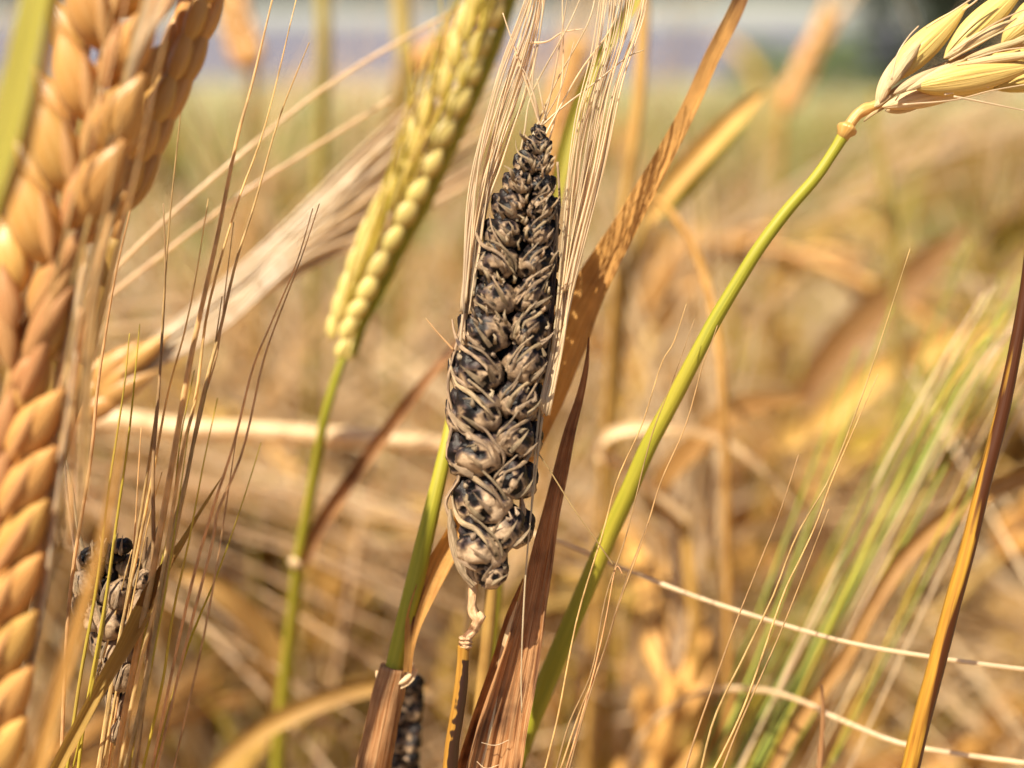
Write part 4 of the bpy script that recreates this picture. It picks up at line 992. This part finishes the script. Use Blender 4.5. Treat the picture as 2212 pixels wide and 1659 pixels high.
for pl in ([(1550, 703), (1535, 745), (1518, 788), (1481, 919), (1428, 1040), (1392, 1155), (1334, 1313), (1302, 1418), (1254, 1534), (1205, 1680)],
           [(1483, 656), (1455, 740), (1428, 788), (1386, 919), (1334, 1035), (1302, 1152), (1247, 1335), (1205, 1549), (1170, 1690)],
           [(1500, 690), (1450, 830), (1405, 950), (1354, 1152), (1309, 1289), (1278, 1451), (1229, 1564), (1195, 1690)],
           [(1345, 1240), (1330, 1228), (1310, 1330), (1295, 1400), (1270, 1500), (1215, 1690)],
           [(1400, 1130), (1350, 1260), (1310, 1390), (1262, 1540), (1222, 1690)]):
    n_ = len(pl); L.append(([(x, y, 12.0 + .15 * (j / n_), 1.8 + 3.2 * j / n_) for j, (x, y) in enumerate(pl)], 'tan_awn', 0))
awn_cluster('few hair-thin tan awns crossing the green stem just right of the brown lance leaf', (1160, 1790, 12.6), L)
L = []
D = 11.9
for pl, wd, m in (([(353, 440), (357, 600), (343, 849), (331, 1014), (332, 1200), (322, 1400), (290, 1700)], 9, 'tan_awn'),
           ([(588, 0), (545, 180), (511, 307), (470, 511), (414, 767), (378, 972), (336, 1208), (294, 1418), (240, 1700)], 13, 'tan_awn'),
           ([(642, -10), (573, 271), (511, 445), (450, 665), (425, 849), (390, 1000), (350, 1250), (300, 1450), (250, 1700)], 8, 'tan_awn'),
           ([(668, 92), (603, 256), (552, 435), (511, 563), (475, 716), (440, 850), (400, 1050), (340, 1350), (280, 1700)], 8, 'tan_awn'),
           ([(409, 0), (394, 205), (368, 460), (353, 665), (342, 850), (322, 1000), (290, 1200), (240, 1500), (210, 1700)], 6, 'tan_awn'),
           ([(450, 430), (425, 588), (399, 716), (363, 849), (335, 1000), (300, 1180), (250, 1420), (205, 1700)], 6, 'tan_awn'),
           ([(325, 245), (286, 435), (251, 588), (225, 742), (210, 849), (195, 1000), (150, 1300), (130, 1700)], 7, 'tan_awn'),
           ([(690, 440), (650, 560), (600, 690), (567, 788), (525, 972), (472, 1103), (457, 1182), (400, 1400), (330, 1700)], 6, 'tan_awn'),
           ([(676, 450), (640, 570), (585, 700), (545, 800), (505, 960), (460, 1100), (405, 1300), (320, 1700)], 6, 'tan_awn'),
           ([(564, 956), (525, 1082), (472, 1234), (399, 1418), (320, 1700)], 5, 'green_awn'),
           ([(505, 480), (490, 600), (470, 760), (430, 900), (400, 1060), (345, 1300), (270, 1700)], 5, 'tan_awn'),
           ([(302, 700), (294, 788), (278, 945), (252, 1129), (226, 1313), (184, 1549), (165, 1700)], 7, 'green_awn'),
           ([(280, 720), (268, 840), (236, 1050), (210, 1260), (173, 1470), (140, 1700)], 7, 'green_awn'),
           ([(480, 640), (455, 800), (410, 1000), (360, 1200), (320, 1450), (262, 1700)], 8, 'tan_awn'),
           ([(420, 800), (390, 950), (370, 1120), (330, 1300), (280, 1500), (240, 1700)], 6, 'green_awn'),
           ([(350, 1020), (320, 1130), (290, 1280), (250, 1500), (215, 1700)], 5, 'tan_awn'),
           ([(470, 860), (440, 1000), (410, 1160), (375, 1320), (350, 1480), (300, 1700)], 6, 'green_awn')):
    n_ = len(pl); q = 0
    L.append(([(x, y, D + .25 * math.sin(wd + x * .01), max(2.2, 1.15 * wd * (.25 + .75 * min(1, j / (n_ * .6))))) for j, (x, y) in enumerate(pl)], m, 0))
for i in range(5):
    x0 = r.uniform(90, 370); x1 = x0 + r.uniform(60, 240); y1 = r.uniform(850, 1200)
    L.append(([(x1, y1, D + r.uniform(-.4, .5), 2), ((x0 + x1) / 2 + 12, (y1 + 1700) / 2, D + r.uniform(-.3, .4), 5), (x0, 1700, D + r.uniform(-.3, .4), 5)], r.choice(('tan_awn', 'tan_awn', 'green_awn')), 0))
root, ear, off = awn_cluster('tall fan of sharp tan and yellow-green awns rising from the lower left corner', (215, 1770, 12.2), L)

# ------------------------------------------------------------------ small broken smutted ear lower left, and the blurred one by the sheath
def small_smut(label, pls, D, axis, stem_pl, claws=True, sc=1.0, seed=50):
    off = root_of(stem_pl)
    root = empty('smutted_barley_plant', off, label, 'barley plant')
    stem(root, stem_pl, M['straw'], off)
    pts = [P(x, y, D) for x, y in axis]; mb = MB(); tube(mb, [Vector(q) for q in spline([tuple(p) for p in pts], 14)], [S(10, D)] * 14, 8, burn=lambda t, a, q: .5)
    ear = build(mb, 'ear', M['smut'], root, off)
    rr = random.Random(seed)
    for i, (x, y, a, b, side, dark) in enumerate(pls):
        ax = (UP + RT * side * .45 - FWD * .15).normalized(); c = P(x, y, D + rr.uniform(-.12, .05))
        mb, surf = smut_kernel(c, ax, -FWD, S(a, D), S(b, D), seed + i, dark, 22, 20, side=side)
        build(mb, 'kernel', M['smut'], ear, off)
        if claws:
            for j in range(2):
                th = math.pi / 2 + rr.uniform(-.9, .9)
                pp = [surf(-.9 + 1.5 * t / 6, th + .1 * t * side * .3, 1.12) + UP * S(18, D) * (t / 6) ** 3 for t in range(7)]
                mb = MB(); tube(mb, pp, [S(max(.8, 5.5 * (1 - t / 6) + .6), D) for t in range(7)], 6, flat=.5, fdir=-FWD, wob=.2); build(mb, 'glume', M['shred'], ear, off)
    return root, ear, off
D = 12.35
pls = []
for i, (x, y, a, b, s, dk) in enumerate(((228, 1188, 20, 24, -1, .5), (250, 1196, 18, 22, 1, .45), (262, 1178, 14, 18, 1, .3), (212, 1200, 15, 18, -1, .2), (236, 1222, 18, 22, -1, .55), (272, 1220, 18, 24, 1, .1), (290, 1250, 14, 24, 1, .05),
        (206, 1262, 17, 34, -1, -.15), (232, 1270, 18, 34, -1, .3), (256, 1280, 20, 36, 1, .12), (286, 1290, 16, 34, 1, .05), (202, 1310, 14, 32, -1, -.2), (222, 1330, 18, 36, -1, .05), (250, 1340, 22, 42, 1, .05), (280, 1345, 18, 36, 1, .1),
        (230, 1390, 16, 36, -1, .0), (255, 1400, 20, 40, 1, .0), (280, 1405, 14, 34, 1, .05), (240, 1450, 15, 34, -1, -.1), (262, 1460, 16, 36, 1, .0), (248, 1510, 13, 32, -1, -.1), (262, 1525, 12, 34, 1, -.1), (256, 1575, 11, 30, 1, -.15))):
    pls.append((248 + (x - 250) * 1.5, y, a * 1.5, b * .95, s, dk if dk > .15 else dk - .3))
root, ear, off = small_smut('small broken blackened ear behind the tall awns at the lower left', pls, D, [(258, 1610), (252, 1450), (248, 1330), (245, 1210)],
                            [(258, 1600, D, 18), (256, 1680, D, 20), (250, 1800, D + .1, 22)])
for pl in ([(300, 1260), (318, 1200), (336, 1150), (348, 1128)], [(290, 1290), (322, 1190), (340, 1140)], [(190, 1300), (160, 1180), (145, 1060), (138, 980)], [(200, 1260), (170, 1150), (155, 1050), (135, 960)],
           [(275, 1240), (292, 1180), (304, 1132)], [(265, 1180), (290, 1185), (300, 1200)], [(310, 1320), (312, 1240), (318, 1160)]):
    awn(ear, [(x, y, D, 9 - 6 * j / (len(pl) - 1)) for j, (x, y) in enumerate(pl)], M['glume_spike'], off)
D = 14.2
pls = []
for i in range(13):
    y = 1470 + i * 26
    for s in (-1, 1): pls.append((884 - i * 1.5 + s * 15, y + (8 if s > 0 else 0), 19, 26, s, .08 if i % 3 else .25))
small_smut('blurred mottled smutted ear low in the picture beside the brown sheath with the pale collar', pls, D, [(868, 1840), (876, 1650), (884, 1450)], [(866, 1840, D, 20), (860, 1950, D, 20)], claws=False, seed=90)

# dry leaf with a brown patch crossing in front of the small smutted ear
def crossing_leaf():
    D = 11.8
    pl = [(480, 1030, D, 2), (455, 1072, D, 8), (425, 1120, D, 10), (396, 1172, D, 18), (366, 1220, D, 30), (338, 1272, D, 44), (310, 1330, D, 50), (275, 1395, D, 42), (235, 1460, D, 38), (190, 1540, D, 36), (140, 1630, D, 34), (90, 1730, D, 32)]
    st = [(88, 1735, D, 30), (30, 1900, D + .1, 30)]
    off = root_of(st)
    root = empty('barley_plant', off, 'tan dry leaf with a dark red-brown patch crossing in front of the small broken ear', 'barley plant')
    stem(root, st, M['straw'], off)
    leaf(root, pl, M['orange_leaf'] if False else M['dry_leaf'], off, n=90, nx=12, fold=.35, curl=1.0, twist=lambda t: -.35 + .4 * t,
         burn=lambda t, u, q: (1.0 if .33 < t < .52 and u > -.2 + 1.2 * noise.noise(q * 150) else 0) + (.4 if t < .25 else 0) * max(0, noise.noise(q * 300) + .3))
crossing_leaf()

# ------------------------------------------------------------------ single blurred plants one can point at
def lone(label, st, m, extra=(), cat='barley plant', tail=True, ear=None):
    off = root_of(st)
    root = empty('barley_plant', off, label, cat)
    stem(root, st, M[m], off, n=40)
    for kind, pl, mm, kw in extra:
        if kind == 'leaf': leaf(root, pl, M[mm], off, n=40, nx=8, **kw)
    if ear:
        x0, y0, x1, y1, d, wd, km = ear
        mb = MB(); pts, rd = path([(x0, y0, d, 14), (x1, y1, d, 8)], 8); tube(mb, pts, rd, 8); e = build(mb, 'ear', M['ripe_glume'], root, off)
        n_ = max(5, int(math.hypot(x1 - x0, y1 - y0) / 40)); dx, dy = (x1 - x0), (y1 - y0); l = math.hypot(dx, dy); dx /= l; dy /= l
        for i in range(n_):
            x = x0 + (x1 - x0) * i / n_; y = y0 + (y1 - y0) * i / n_
            for s in (-1, 0, 1): kern(e, off, x + dy * s * 8, y - dx * s * 8, x + dx * 80 + dy * s * wd * .5, y + dy * 80 - dx * s * wd * .5, d, wd * .6, km, -.1 if s == 0 else 0)
        for i in range(9):
            a_ = R.uniform(-.22, .22); x = x0 + (x1 - x0) * .6; y = y0 + (y1 - y0) * .6
            ca, sa = math.cos(a_), math.sin(a_); ux, uy = dx * ca - dy * sa, dx * sa + dy * ca
            awn(e, [(x, y, d, 7), (x + ux * 150, y + uy * 150, d, 5), (x + ux * 330, y + uy * 330, d, 2)], M['awn'], off, n=8)
    return root
lone('blurred olive stalk at the top edge, left of the yellow-green ear', [(694, -60, 24, 30), (700, 120, 24, 34), (694, 300, 24.5, 28), (684, 520, 25, 24), (672, 800, 26, 22), (660, 1100, 27, 20)], 'olive_stem')
lone('blurred yellow-brown stalk at the top edge beside the yellow-green ear', [(862, -60, 24, 38), (870, 60, 24, 40), (874, 170, 24, 30), (868, 420, 25, 22), (850, 800, 27, 20), (840, 1100, 28, 20)], 'olive_stem')
lone('blurred orange-brown stem at the top, between the pale awns and the long brown leaf', [(1392, -60, 18.5, 24), (1386, 120, 18.5, 28), (1372, 290, 18.5, 26), (1350, 430, 18.7, 22), (1332, 620, 19, 20), (1310, 900, 20, 20), (1290, 1250, 21, 20)], 'straw')
lone('blurred slender brown stem bowing over right of the long brown leaf', [(1400, 420, 17, 8), (1432, 440, 17, 14), (1478, 500, 17, 16), (1520, 590, 17, 18), (1548, 720, 17, 18), (1562, 860, 17.2, 18), (1570, 1100, 18, 18), (1572, 1400, 19, 18)], 'straw')
lone('blurred brown-tipped leaf between the long brown leaf and yellow-green stem', [(1400, 470, 19, 20), (1350, 620, 19.2, 20), (1330, 900, 20, 20), (1320, 1200, 21, 20)], 'straw',
     extra=[('leaf', [(1395, 480, 19, 30), (1450, 400, 19, 50), (1530, 310, 19, 52), (1600, 240, 19, 40), (1650, 200, 19, 12)], 'dry_leaf', dict(fold=.3, curl=.8)), ('leaf', [(1400, 470, 19.3, 20), (1470, 420, 19.2, 40), (1560, 310, 19.2, 34), (1630, 225, 19.2, 10)], 'green_leaf', dict(fold=.3))])
lone('pale thin stalk lying across the lower right, sloping down to the right edge', [(2330, 1458, 12.9, 11), (2212, 1446, 12.9, 10), (2050, 1425, 12.9, 10), (1860, 1394, 12.95, 10), (1700, 1352, 13.1, 10), (1500, 1288, 13.4, 10), (1320, 1218, 13.8, 10), (1190, 1165, 14.2, 10), (1080, 1150, 14.6, 10), (1020, 1260, 14.9, 11), (1000, 1500, 15.2, 16)], 'awn')
lone('second pale thin stalk in the bottom right corner', [(2330, 1662, 13.2, 11), (2212, 1648, 13.2, 11), (2080, 1630, 13.3, 11), (1940, 1604, 13.5, 11), (1800, 1548, 14, 11), (1740, 1518, 14.3, 11), (1640, 1490, 15.2, 11), (1500, 1500, 16.5, 12), (1380, 1600, 18, 14), (1330, 1760, 19, 14)], 'awn')
lone('cream blurred stalk lying almost level at mid height, left of the blackened ear', [(1060, 980, 18, 34), (930, 958, 18, 38), (760, 946, 18, 44), (560, 932, 18, 44), (380, 925, 18, 48), (220, 905, 18, 50), (100, 930, 18.4, 36), (40, 1100, 19, 30), (0, 1500, 20, 26)], 'collar')
lone('blurred straw leaf arching over to the right edge at the lower right', [(1620, 1690, 15.4, 30), (1580, 1850, 15.6, 30)], 'straw',
     extra=[('leaf', [(1640, 1700, 15.2, 34), (1720, 1560, 15.2, 36), (1820, 1420, 15.2, 36), (1880, 1310, 15.2, 40), (1960, 1190, 15.3, 46), (2060, 1105, 15.5, 50), (2170, 1040, 15.8, 46), (2300, 1010, 16, 30)], 'dry_leaf', dict(fold=.3, curl=.8))])
lone('blurred folded cream leaf behind the yellow-green stem at mid height', [(1480, 1120, 19.6, 24), (1500, 1350, 20, 24), (1510, 1600, 21, 24)], 'straw',
     extra=[('leaf', [(1480, 1130, 19.4, 30), (1360, 1030, 19, 40), (1300, 990, 18.8, 44), (1330, 945, 18.6, 44), (1440, 935, 18.6, 46), (1560, 965, 19.3, 40), (1650, 1030, 19.6, 30), (1740, 1130, 20, 10)], 'collar', dict(fold=.3, curl=1.0, nor=(UP - FWD * .7))),
            ('leaf', [(1486, 1150, 19.8, 30), (1420, 1060, 19.6, 46), (1500, 960, 19.4, 54), (1600, 880, 19.4, 54), (1740, 860, 19.6, 10)], 'dry_leaf', dict(fold=.3))])
lone('blurred broad tan leaf leaning right at the right side, mid height', [(1725, 860, 28, 24), (1690, 950, 28.5, 24), (1640, 1150, 29, 24), (1620, 1400, 30, 24)], 'straw',
     extra=[('leaf', [(1725, 870, 28, 60), (1800, 760, 28, 84), (1900, 660, 28, 90), (2000, 570, 28, 76), (2090, 490, 28, 16)], 'dry_leaf', dict(fold=.2, curl=.4)),
            ('leaf', [(1690, 960, 26, 40), (1780, 900, 26, 60), (1900, 800, 26, 70), (2040, 740, 26, 60), (2160, 700, 26, 16)], 'dry_leaf', dict(fold=.2, curl=.4))])
lone('blurred olive drooping leaf under the pale ear at the top right', [(1885, 200, 24, 14), (1900, 330, 24, 22), (1918, 430, 24, 26), (1930, 520, 24.4, 26), (1940, 800, 25, 22), (1950, 1100, 26, 22)], 'olive_stem')
lone('blurred tan curled leaf low on the left behind the awns', [(600, 1640, 20, 26), (610, 1900, 21, 26)], 'straw',
     extra=[('leaf', [(600, 1650, 20, 30), (605, 1480, 19.6, 54), (575, 1370, 19.4, 60), (500, 1290, 19.2, 56), (430, 1250, 19.2, 40), (380, 1240, 19.4, 10)], 'dry_leaf', dict(fold=.25, curl=.6))])
lone('blurred cream leaf rising to the right near the bottom, left of centre', [(430, 1700, 17, 26), (410, 1900, 17.4, 26)], 'straw',
     extra=[('leaf', [(430, 1710, 17, 30), (520, 1610, 17, 40), (620, 1545, 17, 46), (730, 1500, 17.1, 46), (830, 1480, 17.2, 36), (930, 1490, 17.4, 8)], 'dry_leaf', dict(fold=.25, curl=.6))])
lone('narrow yellow-green leaf rising behind the pale awns right of the blackened ear', [(1170, 560, 13.6, 22), (1130, 800, 13.9, 24), (1090, 1100, 14.2, 26), (1060, 1400, 14.6, 28)], 'green_stem',
     extra=[('leaf', [(1168, 580, 13.6, 24), (1205, 400, 13.5, 32), (1240, 260, 13.5, 34), (1290, 140, 13.5, 30), (1350, 40, 13.5, 28), (1395, -50, 13.5, 22)], 'green_leaf', dict(fold=.4, curl=.6))])
lone('blurred tan ear at the top behind the pale awns of the blackened ear', [(1150, 480, 21, 22), (1160, 700, 22, 22), (1170, 1000, 23, 22)], 'straw', ear=(1150, 470, 1240, 110, 27, 50, 'ripe_kernel'))
lone('short dark broken stub of a stalk at the bottom, right of centre', [(1775, 1480, 13, 5), (1778, 1540, 13, 9), (1774, 1610, 13, 12), (1768, 1690, 13, 14)], 'brown_leaf')

for lb, st, ear_, in (('blurred orange-tan ear hanging at the top edge beside the amber ear', [(545, 140, 30, 18), (560, 500, 32, 20), (565, 900, 34, 20)], (545, 150, 470, -70, 30, 60, 'ripe_kernel')),
                      ('blurred tan ear leaning right at the top, just left of the yellow-green ear', [(860, 170, 27, 18), (800, 500, 29, 20), (790, 900, 31, 20)], (860, 170, 1040, 30, 27, 50, 'ripe_kernel')),
                      ('blurred tan ear leaning right at the top between long brown leaf and corner ear', [(1690, 240, 34, 18), (1670, 600, 36, 20), (1660, 900, 38, 20)], (1690, 240, 1790, 40, 34, 40, 'ripe_kernel'))):
    lone(lb, st, 'straw', ear=ear_)
